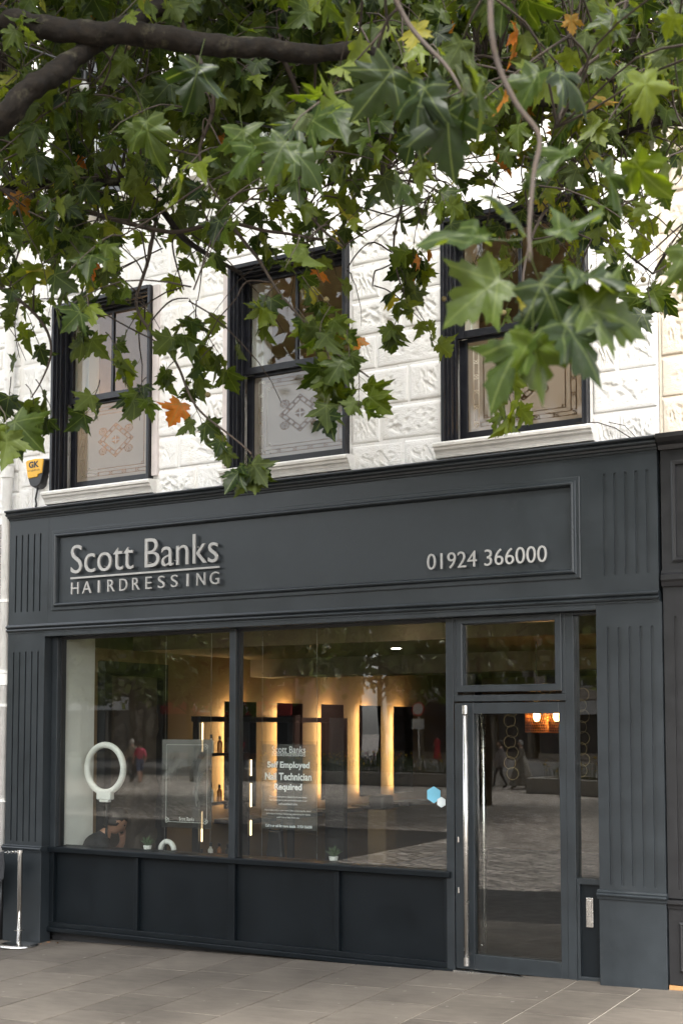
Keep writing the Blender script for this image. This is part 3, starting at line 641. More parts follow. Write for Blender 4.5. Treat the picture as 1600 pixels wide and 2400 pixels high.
# right post, side light, kick panel and letter plate
MB().box(5.537, 5.602, FY-0.004, 0.22, -0.02, 2.6885).build('door_post', P, shop, bevel=0.003)
sl = MB().box(5.603, 5.86, FY, 0.20, 0.705, 0.748).box(5.603, 5.86, FY, 0.20, 2.668, 2.6885).build('side_light', P, shop, bevel=0.003)
MB().box(5.603, 5.86, GY, GY+0.008, 0.748, 2.668).build('pane', M['glass'], sl)
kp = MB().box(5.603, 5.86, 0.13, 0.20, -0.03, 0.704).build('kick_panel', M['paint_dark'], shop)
MB().box(5.603, 5.626, FY+0.002, 0.1295, 0.004, 0.704).box(5.626, 5.86, FY+0.002, 0.1295, -0.03, 0.045).build('panel_frame', P, kp, bevel=0.003)
lp = MB().box(5.668, 5.722, 0.112, 0.13, 0.398, 0.612).build('letter_plate', M['steel'], shop, bevel=0.004)
MB().box(5.680, 5.710, 0.106, 0.1119, 0.416, 0.594).build('letter_flap', M['steel'], lp, bevel=0.003)
MB().box(4.60, 5.86, 0.20, 0.30, -0.30, -0.03).build('step_base', M['rubber'], shop)
MB().box(0.0, 6.29, 0.23, 0.46, 2.75, 3.69).build('lintel', M['rubber'], shop)

# ------------------------------------------------------------------ sign lettering
sg = thing('shop_sign', (1.65, 0.0, 3.05), 'raised silver lettering Scott Banks Hairdressing on the fascia', 'sign')
def spaced(chars, x0, x1, z0, z1, y, parent, extr, widths=None, xh=None, bold=0.0, tall=1.0):
    """each character is its own standing-off letter; laid out with the font's own advances, then fitted"""
    full = text_mesh(chars, 'tmp', 1.0, 0, bold); co = text_bounds(full); lo, hi = co.min(0), co.max(0); bpy.data.meshes.remove(full)
    capm = text_mesh('H' if not chars[0].isdigit() else '0', 'tmp', 1.0, 0, bold); cc = text_bounds(capm); cap = cc[:, 1].max(); capb = cc[:, 1].min(); bpy.data.meshes.remove(capm)
    sx = (x1-x0)/(hi[0]-lo[0]); sz = (z1-z0)/(cap-capb)
    out = []
    for i, c in enumerate(chars):
        if c == ' ': continue
        pre = text_mesh(chars[:i+1], 'tmp', 1.0, 0, bold); pr = text_bounds(pre).max(0)[0]; bpy.data.meshes.remove(pre)
        one = text_mesh(c, 'tmp', 1.0, 0, bold); o1 = text_bounds(one); wch = o1[:, 0].max()-o1[:, 0].min(); zlo, zhi = o1[:, 1].min(), o1[:, 1].max(); bpy.data.meshes.remove(one)
        xr = x0+(pr-lo[0])*sx
        out.append(facade_text(c, 'letter', M['letter'], parent, xr-wch*sx, xr, z0+(zlo-capb)*sz, z0+(zhi-capb)*sz, y, extr, bold))
    return out
spaced('Scott Banks', 0.808, 2.474, 3.257, 3.513, -0.036, sg, 0.014, bold=-0.007)
hx = [0.815+(2.483-0.815-0.10)*i/11 for i in range(12)]
wds = {'I': 0.020, 'A': 0.105, 'G': 0.095, 'N': 0.090, 'D': 0.088, 'H': 0.088, 'R': 0.080, 'E': 0.066, 'S': 0.074}
for i, c in enumerate('HAIRDRESSING'):
    wch = wds[c]; xc = 0.815+0.045+(2.483-0.815-0.09)*i/11
    facade_text(c, 'letter', M['letter'], sg, xc-wch/2, xc+wch/2, 3.064, 3.172, -0.036, 0.014, -0.006)
MB().box(0.808, 2.487, -0.036, -0.022, 3.203, 3.219).build('underline_bar', M['letter'], sg)
mb = MB()
for x_, z_ in ((0.9, 3.3), (1.2, 3.3), (1.45, 3.3), (1.72, 3.3), (2.0, 3.3), (2.25, 3.4), (2.42, 3.28), (0.9, 3.211), (1.6, 3.211), (2.4, 3.211)): mb.tube([(x_, -0.024, z_), (x_, 0.006, z_)], 0.004, 6)
mb.build('stand_off_pins', M['letter'], sg)
ph = thing('phone_number_sign', (4.95, 0.0, 3.05), 'raised silver telephone number 01924 366000 on the fascia', 'sign')
spaced('01924 366000', 4.467, 5.451, 3.060, 3.184, -0.032, ph, 0.012, bold=-0.006)

# ------------------------------------------------------------------ neighbours
nb = thing('cream_stone_building', (8.2, 0.3, 0), 'cream painted stone building at the right edge', 'building')
nw = MB().box(6.268, 10.5, WALL_Y+0.004, 0.45, 3.85, ZT).build('upper_wall', M['cream'], nb)
for r_, (z0, z1) in enumerate(zip(zrow[:-1], zrow[1:])):
    if z1 < 8.2: lay_blocks(6.28, 7.9, r_+1, z0+0.06, z1+0.06, nw, BLKC)
ns = thing('neighbouring_shopfront', (8.2, 0.1, 0), 'black painted panelled shopfront at the right edge of the picture', 'shopfront')
B_ = M['black']
mb = MB().box(6.297, 10.5, 0.012, 0.20, 2.95, 3.86); nf = mb.build('fascia', B_, ns)
mitred_frame([(0, 0.014), (0, 0.0), (0.012, -0.006), (0.03, -0.004), (0.036, 0.013)], 6.372, 10.2, 3.0, 3.72).build('panel_moulding', B_, nf)
MB().extr_x([(0.2, 3.80), (-0.02, 3.80), (-0.03, 3.83), (-0.06, 3.85), (-0.085, 3.875), (-0.09, 3.905), (0.2, 3.925)], 6.292, 10.5).build('cornice', B_, ns)
MB().extr_x([(0.2, 2.83), (-0.01, 2.83), (-0.02, 2.86), (-0.03, 2.875), (-0.03, 2.91), (-0.012, 2.925), (-0.01, 2.949), (0.2, 2.949)], 6.298, 10.5).build('string_moulding', B_, ns)
mb = MB(); fluted2(mb, 6.300, 6.78, 0.66, 2.829, 0.016, [6.385, 6.465, 6.545, 6.62, 6.70], 0.72, 2.62, wd=0.02, back=0.2); np_ = mb.build('pilaster', B_, ns)
MB().extr_x([(0.2, 0.59), (0.004, 0.59), (0.0, 0.61), (-0.012, 0.625), (-0.012, 0.65), (0.2, 0.66)], 6.300, 6.79).build('pilaster_cap', B_, np_)
MB().box(6.300, 6.78, 0.014, 0.2, 0.07, 0.589).build('plinth', B_, np_, bevel=0.003)
mitred_frame([(0, 0.016), (0, 0.004), (0.014, -0.002), (0.026, 0.002), (0.03, 0.015)], 6.375, 6.72, 0.16, 0.50).build('plinth_moulding', B_, np_)
MB().box(6.300, 6.80, 0.01, 0.2, -0.2, 0.066).build('base_brick', mat('orange_brick', (0.30, 0.16, 0.06), 0.85, bump=0.5), np_)
MB().box(6.78, 10.5, 0.15, 0.30, -0.2, 2.83).build('shutter_panel', B_, ns)
# left: strip of next building, downpipe
lb = thing('left_neighbour_building', (-2.0, 0.3, 0), 'white painted brick building at the left edge behind the downpipe', 'building')
lw_ = MB().box(-7, -0.004, 0.125, 0.6, -0.6, ZT).build('wall', M['stone'], lb)
for r_ in range(30):
    z0 = 3.9+0.296*r_*0.7
    if z0 < 8.3: lay_blocks(-1.6, -0.01, r_, z0, z0+0.2072, lw_, BLK)
M['brick'] = mat('weathered_grey_brick', (0.34, 0.31, 0.275), 0.9, var=0.3, scale=18, bump=0.8, bscale=40)
bme = MB().box(-0.105, 0.105, -0.012, 0.02, -0.034, 0.034).mesh('brick', M['brick'])
for j in range(52):
    for i in range(3):
        o = bpy.data.objects.new('brick', bme); o.location = (-0.115-0.222*i-(0.11 if j % 2 else 0), 0.118+random.uniform(-.004, .004), -0.12+0.0765*j); link(o, lw_)
M['pipe'] = mat('white_pipe_paint', (0.74, 0.73, 0.70), 0.45, dirt=((0.35, 0.26, 0.2), 7, 0.66))
dp = thing('downpipe', (-0.075, 0.05, 0), 'white cast iron rainwater downpipe at the left edge', 'pipe')
MB().tube([(-0.075, 0.03, 0.62), (-0.075, 0.03, 9.6)], 0.048, 18).build('pipe', M['pipe'], dp, smooth=True)
for z_ in (1.15, 2.05, 3.05, 3.9, 4.9, 6.4):
    MB().tube([(-0.075, 0.03, z_-0.012), (-0.075, 0.03, z_+0.012)], 0.056, 18).box(-0.15, 0.0, 0.06, 0.118, z_-0.02, z_+0.02).build('bracket', M['pipe'], dp)
for z_ in (2.30, 4.3, 6.6):
    MB().lathe([(0.049, -0.06), (0.060, -0.055), (0.060, 0.055), (0.066, 0.06), (0.066, 0.075), (0.049, 0.08)], (-0.075, 0.03, z_), 18).build('socket_joint', M['pipe'], dp)
MB().tube([(-0.075, 0.03, -0.2), (-0.075, 0.03, 0.63)], 0.052, 18).build('lower_pipe', M['black'], dp, smooth=True)

# ------------------------------------------------------------------ alarm box and its cable
al = thing('alarm_box', (0.29, 0.05, 4.1), 'yellow and black burglar alarm box on the white wall', 'alarm box')
M['yellow'] = mat('yellow_plastic', (0.78, 0.42, 0.03), 0.4, var=0.08, dirt=((0.72, 0.62, 0.4), 14, 0.7)); M['blkpl'] = mat('black_plastic', (0.015, 0.015, 0.016), 0.35)
def prism_xz(mb, pts, y0, y1, shrink=0.0, c=(0, 0)):
    n = len(pts); fr_ = [(c[0]+(x-c[0])*(1-shrink), y0, c[1]+(z-c[1])*(1-shrink)) for x, z in pts]; bk = [(x, y1, z) for x, z in pts]
    return mb.add(fr_+bk, [tuple(range(n)), tuple(reversed(range(n, 2*n)))]+[(k, (k+1) % n, n+(k+1) % n, n+k) for k in range(n)])
out = [(0.150, 4.375), (0.165, 4.395), (0.29, 4.405), (0.40, 4.395), (0.415, 4.375), (0.385, 4.22), (0.355, 4.135), (0.315, 4.11), (0.25, 4.11), (0.212, 4.135), (0.180, 4.22)]
prism_xz(MB(), out, 0.028, 0.112, 0.10, (0.285, 4.27)).build('housing', M['blkpl'], al, bevel=0.006)
fr2 = [(0.165, 4.372), (0.178, 4.387), (0.29, 4.396), (0.385, 4.387), (0.398, 4.372), (0.378, 4.245), (0.33, 4.238), (0.32, 4.212), (0.205, 4.205), (0.19, 4.225)]
prism_xz(MB(), fr2, 0.018, 0.060, 0.05, (0.285, 4.30)).build('cover', M['yellow'], al, bevel=0.005)
facade_text('GK', 'logo_letters', M['blkpl'], al, 0.213, 0.345, 4.305, 4.368, 0.0165, bold=0.045)
facade_text('Gough&Kelly', 'maker_name', M['blkpl'], al, 0.200, 0.355, 4.268, 4.290, 0.0165)
MB().tube([(0.27, 0.08, 4.12), (0.25, 0.085, 4.06), (0.235, 0.09, 4.02), (0.245, 0.09, 3.97), (0.235, 0.085, 3.88)], 0.009, 8).build('cable', M['blkpl'], al, smooth=True)

# thin dead creeper on the wall by the right window sill
mb = MB().tube([(5.66, 0.06, 4.09), (5.82, 0.07, 4.075), (5.95, 0.08, 4.02), (6.08, 0.07, 3.92)], 0.004, 5).tube([(5.9, 0.08, 4.07), (6.02, 0.08, 4.03), (6.12, 0.06, 3.915)], 0.003, 5).tube([(6.04, 0.07, 3.95), (6.10, 0.05, 3.915), (6.17, 0.04, 3.93)], 0.003, 5)
tag(mb.build('dead_creeper', M['twig']), 'thin dead creeper stems trailing off the right window sill', 'creeper')

# ------------------------------------------------------------------ stanchion with rope barrier
sx_, sy_ = 0.405, -0.205; szb = zg(sx_, sy_)
st = thing('stanchion', (sx_, sy_, szb), 'polished steel barrier post with round base by the left pilaster', 'barrier post')
MB().lathe([(0.172, 0.0), (0.175, 0.012), (0.170, 0.020), (0.15, 0.030), (0.08, 0.042), (0.03, 0.048)], (sx_, sy_, szb), 40).build('base', M['chrome'], st, smooth=True)
MB().lathe([(0.0225, 0.04), (0.0225, 0.86), (0.0225, 0.862)], (sx_, sy_, szb), 24).build('post', M['chrome'], st, smooth=True)
MB().lathe([(0.023, 0.145), (0.046, 0.146), (0.046, 0.152), (0.023, 0.154)], (sx_, sy_, szb), 24).lathe([(0.023, 0.84), (0.030, 0.842), (0.030, 0.868), (0.012, 0.872)], (sx_, sy_, szb), 24).build('collar', M['chrome'], st)
mb = MB()
for k in range(7): mb.torus((sx_-0.04-0.022*k, sy_-0.004, szb+0.852-0.002*k), 0.013, 0.0035, 'y' if k % 2 else 'z', 10, 5)
mb.build('hook_chain', M['chrome'], st)
ban = thing('barrier_banner', (-0.2, -0.25, szb), 'dark fabric barrier banner hooked to the steel post at the left edge', 'banner')
n = 14; V = []; Fc = []
for i in range(n+1):
    for j in range(9):
        u = i/n; v = j/8; x = sx_-0.20-0.9*u; sag = 0.06*math.sin(u*3.1); z = szb+0.85-sag-v*(0.25+0.45*min(1.0, u*1.5)); V.append((x, sy_-0.01+0.012*math.sin(9*u+3*v), z))
for i in range(n):
    for j in range(8): Fc.append((i*9+j, i*9+j+1, (i+1)*9+j+1, (i+1)*9+j))
bo = MB().add(V, Fc).build('banner_cloth', mat('dark_cloth', (0.02, 0.021, 0.024), 0.85), ban, smooth=True)
so = bo.modifiers.new('solid', 'SOLIDIFY'); so.thickness = 0.003
# fallen leaf litter by the riser
M['dead'] = mat('dead_leaf', (0.30, 0.12, 0.03), 0.7, var=0.4, scale=40)
# ------------------------------------------------------------------ salon interior
def struct(o): return tag(o, kind='structure')
struct(MB().box(0.3, 6.3, 0.30, 10.0, -0.12, -0.02).build('salon_floor', M['salonfloor']))
struct(MB().box(0.44, 0.50, 0.62, 10.0, -0.02, 2.62).build('salon_wall_left', M['salonwall']))
struct(MB().box(0.40, 0.505, 0.235, 0.655, -0.02, 2.86).build('salon_white_wall', M['salonwhite']))
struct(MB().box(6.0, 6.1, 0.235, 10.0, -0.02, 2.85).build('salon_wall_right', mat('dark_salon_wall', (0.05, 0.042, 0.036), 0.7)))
struct(MB().box(0.44, 6.0, 9.6, 9.7, -0.02, 2.62).build('salon_wall_back', mat('back_wall', (0.16, 0.115, 0.075), 0.7)))
ce = struct(MB().box(0.44, 6.05, 1.3, 10.0, 2.62, 2.75).box(0.44, 6.05, 0.23, 1.3, 2.86, 2.95).box(0.44, 6.05, 1.301, 1.36, 2.7505, 2.95).build('salon_ceiling', M['salonceil']))
MB().box(0.51, 6.0, 3.3, 3.75, 2.42, 2.62).build('ceiling_beam', mat('beam_grey', (0.20, 0.17, 0.14), 0.8), ce)
MB().box(2.35, 2.55, 5.0, 5.2, -0.02, 2.62).build('salon_column', M['blacksatin'], None)
tag(bpy.data.objects['salon_column'], kind='structure')
for i, (x, y, z) in enumerate(((1.75, 0.80, 2.86), (2.5, 0.75, 2.86), (3.66, 0.99, 2.86), (3.4, 0.6, 2.86), (0.9, 5.03, 2.62), (2.23, 4.67, 2.62), (0.96, 6.81, 2.62), (0.9, 5.9, 2.62), (4.5, 0.7, 2.86), (3.0, 2.2, 2.62), (4.2, 4.6, 2.62))):
    lab = ('over the left shop window', 'just right of the mullion above the job poster', 'over the middle window left of the blue sticker', 'over the middle window near the right poster wire', 'above the third wall mirror', 'beside the black salon column', 'above the fifth wall mirror', 'above the fourth wall mirror', 'over the end of the middle window next to the door', 'in the centre of the salon ceiling', 'deep in the salon behind the door')[i]
    d = thing('downlight', (x, y, z), 'small round recessed downlight '+lab, 'downlight', 'salon downlights')
    MB().lathe([(0.062, -0.006), (0.060, 0.0), (0.05, 0.001)], (x, y, z), 20).build('bezel', M['salonwhite'], d)
    MB().lathe([(0.044, -0.009), (0.044, -0.0065)], (x, y, z), 20).build('lamp_face', M['downl'], d)
# back-lit mirrors along the left wall
for y0, y1, zb in ((2.67, 3.28, 0.95), (3.72, 4.27, 0.95), (4.71, 5.24, 0.95), (5.66, 6.22, 0.95), (6.60, 7.15, 0.95)):
    lab = 'back-lit rectangular wall mirror, %s from the shop window along the salon wall' % ('nearest', 'second', 'third', 'fourth', 'farthest')[min(4, int((y0-2.6)/0.95))]
    mi = thing('wall_mirror', (0.55, (y0+y1)/2, zb), lab, 'mirror', 'back-lit mirrors along the salon wall')
    MB().box(0.600, 0.612, y0, y1, zb, 2.13).build('mirror_panel', M['mirror'], mi)
    MB().box(0.501, 0.599, y0+0.18, y1-0.06, zb+0.06, 2.05).build('backing_box', M['blacksatin'], mi)
    mb = MB().box(0.540, 0.590, y0+0.165, y0+0.178, zb+0.05, 2.05).box(0.540, 0.590, y0+0.165, y1-0.105, 2.052, 2.064)
    mb.build('led_strip', M['warm'], mi)
    MB().box(0.51, 0.86, y0-0.05, y1+0.05, zb-0.16, zb-0.11).build('shelf', M['blacksatin'], mi)
# black open shelf with light lines
sh = thing('display_shelf', (1.05, 2.8, -0.02), 'black open shelving frame with thin warm light lines', 'shelf')
mb = MB().box(1.0, 1.12, 1.55, 4.15, 1.90, 1.955)
for y_ in (1.55, 2.42, 3.3, 4.12): mb.box(1.02, 1.10, y_, y_+0.03, -0.02, 1.90)
mb.build('frame', M['blacksatin'], sh)
for z_ in (0.45, 1.05, 1.55): MB().box(1.0, 1.12, 1.58, 2.42, z_, z_+0.03).build('shelf_board', M['blacksatin'], sh)
mb = MB().box(1.112, 1.124, 1.58, 1.588, 0.70, 1.00).box(1.112, 1.124, 1.58, 1.588, 1.60, 1.89).box(1.112, 1.124, 2.44, 2.452, 0.7, 0.86).box(1.112, 1.124, 2.44, 2.452, 1.0, 1.25).box(1.112, 1.124, 2.44, 2.452, 1.33, 1.5)
mb.build('light_line', M['warmstrip'], sh)
for z_ in (0.48, 1.08, 1.58):
    for k in range(5):
        yb_ = 1.66+0.15*k; hb = 0.14+0.05*((k*3) % 4)/3
        bt = thing('bottle', (1.06, yb_, z_), 'small black-capped product bottle on the black shelving in the salon', 'bottle', 'product bottles on the black shelving')
        MB().lathe([(0.026, 0.0), (0.027, hb*.62), (0.012, hb*.74), (0.012, hb*.8)], (1.06, yb_, z_), 12).build('flask', (M['blacksatin'], M['salonwhite'], M['copper'])[k % 3], bt)
        MB().lathe([(0.014, hb*.8), (0.014, hb)], (1.06, yb_, z_), 10).build('cap', M['blacksatin'], bt)
# black partition panel and white trolley
tag(MB().box(2.37, 2.535, 1.98, 2.05, -0.02, 1.935).build('partition_panel', M['blacksatin']), 'tall black partition panel in the middle of the salon', 'partition')
tr_ = thing('salon_trolley', (2.66, 2.55, -0.02), 'small white salon trolley with black top behind the partition', 'trolley')
MB().box(2.53, 2.74, 2.45, 2.7, 0.25, 1.02).build('cabinet', M['salonwall'], tr_, bevel=0.02)
MB().box(2.54, 2.72, 2.45, 2.68, 1.02, 1.16).build('dryer_case', M['blacksatin'], tr_, bevel=0.03)
for a, b in ((2.56, 2.48), (2.71, 2.48), (2.56, 2.67), (2.71, 2.67)): MB().tube([(a, b, -0.02), (a, b, 0.26)], 0.02, 8).build('leg', M['blacksatin'], tr_)
# doorway and rose-relief panel on the left wall
dw = thing('salon_inner_doorway', (0.52, 1.18, -0.02), 'black framed doorway with brown rose relief panel on the salon left wall', 'doorway')
MB().box(0.505, 0.60, 0.70, 0.80, -0.02, 2.49).box(0.505, 0.60, 1.60, 1.68, -0.02, 2.49).box(0.505, 0.60, 0.80, 1.60, 2.36, 2.49).build('frame', M['blacksatin'], dw)
rs = random.Random(3); roses = [(rs.uniform(0.80, 1.6), rs.uniform(0.3, 2.1), rs.uniform(0.05, 0.10)) for _ in range(60)]
V = []; Fc = []; ny, nz = 50, 120
for j in range(nz+1):
    for i in range(ny+1):
        y = 0.80+0.80*i/ny; z = -0.0+2.36*j/nz; d = 0
        for ry, rz_, rr in roses:
            q = math.hypot(y-ry, z-rz_)/rr
            if q < 1: d = max(d, rr*0.45*math.sqrt(1-q*q)*(0.75+0.25*math.cos(14*q+3*math.atan2(z-rz_, y-ry))))
        V.append((0.515+d, y, z))
for j in range(nz):
    for i in range(ny): Fc.append((j*(ny+1)+i, j*(ny+1)+i+1, (j+1)*(ny+1)+i+1, (j+1)*(ny+1)+i))
MB().add(V, Fc).build('rose_relief_panel', mat('brown_relief', (0.085, 0.066, 0.050), 0.7), dw, smooth=True)
# white ring light
rg = thing('ring_light', (0.92, 0.45, 0.74), 'white round ring lamp standing behind the left shop window', 'ring lamp')
MB().torus((0.82, 0.46, 1.455), 0.222, 0.030, 'y', 40, 12).build('ring', M['salonwhite'], rg, smooth=True)
MB().box(0.74, 0.91, 0.43, 0.49, 1.165, 1.25).box(0.77, 0.88, 0.435, 0.485, 1.14, 1.165).build('bracket', M['salonwhite'], rg, bevel=0.008)
MB().tube([(0.845, 0.46, -0.02), (0.845, 0.46, 1.15)], 0.012, 10).lathe([(0.14, 0.0), (0.14, 0.015), (0.02, 0.03)], (0.845, 0.46, -0.02), 20).build('stand', M['blacksatin'], rg)
# hanging clear posters
M['vinyl'] = mat('white_vinyl', (0.90, 0.90, 0.89), 0.6, var=0.02); M['wire'] = mat('steel_wire', (0.45, 0.44, 0.42), 0.3, metal=1)
PY = 0.25
p1 = thing('salon_photo_poster', (1.94, PY, 0.955), 'hanging clear poster with grey hair-model photograph in the left window', 'poster')
def photo_mat():
    m, t, p = newmat('poster_photo'); tc = N(t, 'ShaderNodeTexCoord'); sp = N(t, 'ShaderNodeSeparateXYZ'); t.links.new(tc.outputs['Generated'], sp.inputs[0])
    nz_ = N(t, 'ShaderNodeTexNoise'); nz_.inputs['Scale'].default_value = 2.2; nz_.inputs['Detail'].default_value = 4; nz_.inputs['Distortion'].default_value = 1.2
    t.links.new(tc.outputs['Generated'], nz_.inputs['Vector'])
    ad = N(t, 'ShaderNodeMath', operation='MULTIPLY_ADD'); ad.inputs[1].default_value = 0.6; t.links.new(sp.outputs['Z'], ad.inputs[0]); t.links.new(nz_.outputs[0], ad.inputs[2])
    cr = N(t, 'ShaderNodeValToRGB'); e = cr.color_ramp.elements; e[0].position = 0.5; e[0].color = (0.03, 0.029, 0.028, 1); e[1].position = 1.0; e[1].color = (0.42, 0.41, 0.40, 1)
    x = cr.color_ramp.elements.new(0.8); x.color = (0.14, 0.135, 0.13, 1)
    t.links.new(ad.outputs[0], cr.inputs[0]); t.links.new(cr.outputs[0], p.inputs['Base Color']); p.inputs['Roughness'].default_value = 0.3
    tp = N(t, 'ShaderNodeBsdfTransparent'); mx = N(t, 'ShaderNodeMixShader'); mx.inputs[0].default_value = 0.45; t.links.new(p.outputs[0], mx.inputs[1]); t.links.new(tp.outputs[0], mx.inputs[2]); t.links.new(mx.outputs[0], t.nodes['Material Output'].inputs['Surface']); return m
MB().box(1.668, 2.215, PY, PY+0.004, 0.957, 1.735).build('photo_print', photo_mat(), p1)
MB().box(1.660, 2.222, PY-0.010, PY-0.006, 0.950, 1.742).build('acrylic_sheet', M['acrylic'], p1)
mb = mitred_frame([(0, PY-0.002), (0.003, PY-0.002)], 1.715, 2.17, 1.005, 1.69); mb.build('border_line', M['vinyl'], p1)
mb = MB()
for cx_, cz_ in ((2.155, 1.675), (1.73, 1.02), (2.155, 1.02)):
    for k in range(3): mb.torus((cx_+0.012*math.cos(2.1*k), PY-0.003, cz_+0.014*math.sin(2.1*k)), 0.012, 0.0016, 'y', 12, 4)
mb.build('corner_ornament', M['vinyl'], p1)
facade_text('Scott Banks', 'poster_lettering', M['vinyl'], p1, 1.864, 2.03, 1.020, 1.052, PY-0.003, bold=0.01)
facade_text('HAIRDRESSING', 'poster_lettering', M['vinyl'], p1, 1.864, 2.03, 1.004, 1.012, PY-0.003)
mb = MB()
for x_ in (1.695, 2.20): mb.tube([(x_, PY+0.008, 0.745), (x_, PY+0.008, 2.86)], 0.0016, 5)
mb.build('hanging_wire', M['wire'], p1)
p2 = thing('salon_job_poster', (3.0, PY, 0.955), 'hanging clear poster advertising for a nail technician in the middle window', 'poster')
MB().box(2.725, 3.306, PY-0.003, PY+0.003, 0.958, 1.726).build('acrylic_sheet', M['acrylic'], p2)
TY = PY-0.006
hz, th_, ph_ = newmat('frosted_print'); ph_.inputs['Base Color'].default_value = (0.30, 0.30, 0.295, 1); ph_.inputs['Roughness'].default_value = 0.5
tpz = N(th_, 'ShaderNodeBsdfTransparent'); mxz = N(th_, 'ShaderNodeMixShader'); mxz.inputs[0].default_value = 0.80; th_.links.new(ph_.outputs[0], mxz.inputs[1]); th_.links.new(tpz.outputs[0], mxz.inputs[2]); th_.links.new(mxz.outputs[0], th_.nodes['Material Output'].inputs['Surface'])
MB().box(2.745, 3.285, PY+0.006, PY+0.008, 0.985, 1.70).build('grey_print', hz, p2)
for body, a, b, z0, z1, bd in (('Scott Banks', 2.852, 3.186, 1.628, 1.684, 0.0), ('HAIRDRESSING', 2.852, 3.186, 1.600, 1.616, 0.0), ('Self Employed', 2.803, 3.226, 1.485, 1.555, 0.03), ('Nail Technician', 2.781, 3.247, 1.397, 1.460, 0.03), ('Required', 2.877, 3.151, 1.300, 1.370, 0.03),
        ('We are looking for a talented and passionate', 2.825, 3.20, 1.248, 1.266, 0.0), ('Nail Technician to join our friendly team in our', 2.825, 3.202, 1.219, 1.237, 0.0), ('well established salon.', 2.92, 3.11, 1.190, 1.208, 0.0),
        ('If you take pride in your work, have a keen eye for detail,', 2.782, 3.244, 1.134, 1.152, 0.0), ('and enjoy creating a welcoming experience for clients', 2.795, 3.235, 1.105, 1.123, 0.0), ("we'd love to hear from you.", 2.90, 3.13, 1.076, 1.094, 0.0), ('Call in or call for more details . 01924 366000', 2.787, 3.252, 1.002, 1.026, 0.02)):
    facade_text(body, 'poster_lettering', M['vinyl'], p2, a, b, z0, z1, TY, bold=bd)
MB().box(2.852, 3.186, TY, TY+0.001, 1.620, 1.623).build('poster_rule', M['vinyl'], p2)
mb = MB()
for x_ in (2.74, 3.29): mb.tube([(x_, PY+0.010, 0.745), (x_, PY+0.010, 2.86)], 0.0016, 5)
mb.build('hanging_wire', M['wire'], p2)
# window stickers
def hexa(name, cx_, cz_, r, y, m_, lab):
    mb = MB(); pts = [(cx_+r*math.sin(math.pi/3*k), cz_+r*math.cos(math.pi/3*k)) for k in range(6)]
    prism_xz(mb, pts, y-0.0015, y); return tag(mb.build(name, m_), lab, 'sticker')
hexa('window_sticker', 4.425, 1.318, 0.066, GY-0.001, mat('blue_sticker', (0.14, 0.38, 0.50), 0.5), 'blue hexagonal sticker on the window beside the door')
hexa('window_sticker', 4.492, 1.262, 0.042, GY-0.004, mat('pale_sticker', (0.55, 0.60, 0.60), 0.5), 'small pale hexagonal sticker overlapping the blue one')
# pendant lamps with copper mesh shades
for i, (x, y, lab) in enumerate(((4.54, 2.0, 'left copper mesh pendant lamp behind the glass door'), (4.73, 2.0, 'right copper mesh pendant lamp behind the glass door'))):
    pd = thing('pendant_lamp', (x, y, 1.8), lab, 'pendant lamp')
    MB().tube([(x, y, 2.05), (x, y, 2.62)], 0.004, 6).build('cord', M['blacksatin'], pd)
    MB().lathe([(0.012, 0.12), (0.014, 0.07), (0.030, 0.03), (0.032, 0.0), (0.018, -0.03), (0.004, -0.036)], (x, y, 1.93), 14).build('bulb', M['filament'], pd, smooth=True)
    mb = MB(); r_ = 0.105
    for k in range(9): mb.torus((x, y, 1.80+0.024*k), r_, 0.0022, 'z', 24, 4)
    for k in range(30):
        a = 2*math.pi*k/30; mb.tube([(x+r_*math.cos(a), y+r_*math.sin(a), 1.80), (x+r_*math.cos(a+.6), y+r_*math.sin(a+.6), 1.992)], 0.0016, 4)
    mb.build('mesh_shade', M['copper'], pd)
for x, y, n_, z_, lab in ((4.80, 0.8, 7, 1.98, 'brass ring garland hanging behind the glass door'), (5.42, 0.75, 8, 2.10, 'brass ring garland hanging behind the narrow side light'), (5.05, 0.9, 3, 2.15, 'short brass ring garland behind the transom window')):
    mb = MB()
    for k in range(n_): mb.torus((x+0.012*((-1)**k), y+0.004*(k % 2), z_-0.085*k), 0.050, 0.0022, 'y', 20, 5)
    tag(mb.build('ring_garland', M['gold'], None, smooth=True), lab, 'garland')
# salon chair back and pot plants on the window bottom
ch = thing('salon_chair', (2.06, 1.5, -0.02), 'black salon chair with tall back behind the middle window', 'chair')
prism_xz(MB(), [(1.94, 0.40), (2.18, 0.40), (2.13, 0.86), (1.99, 0.86)], 1.47, 1.53).build('backrest', M['blacksatin'], ch, bevel=0.02)
MB().tube([(1.995, 1.5, 0.85), (1.99, 1.5, 0.96), (2.06, 1.5, 0.985), (2.13, 1.5, 0.96), (2.125, 1.5, 0.85)], 0.012, 8).build('head_loop', M['blacksatin'], ch)
MB().box(1.88, 2.24, 1.53, 1.95, 0.36, 0.46).build('seat', M['blacksatin'], ch, bevel=0.03)
MB().lathe([(0.22, 0.0), (0.22, 0.03), (0.03, 0.05), (0.03, 0.38)], (2.06, 1.74, -0.02), 20).build('pedestal', M['chrome'], ch)
struct(MB().box(0.51, 4.56, 0.225, 0.38, 0.60, 0.735).build('window_bottom_ledge', M['blacksatin']))
M['succ'] = mat('succulent', (0.05, 0.085, 0.035), 0.5, var=0.3)
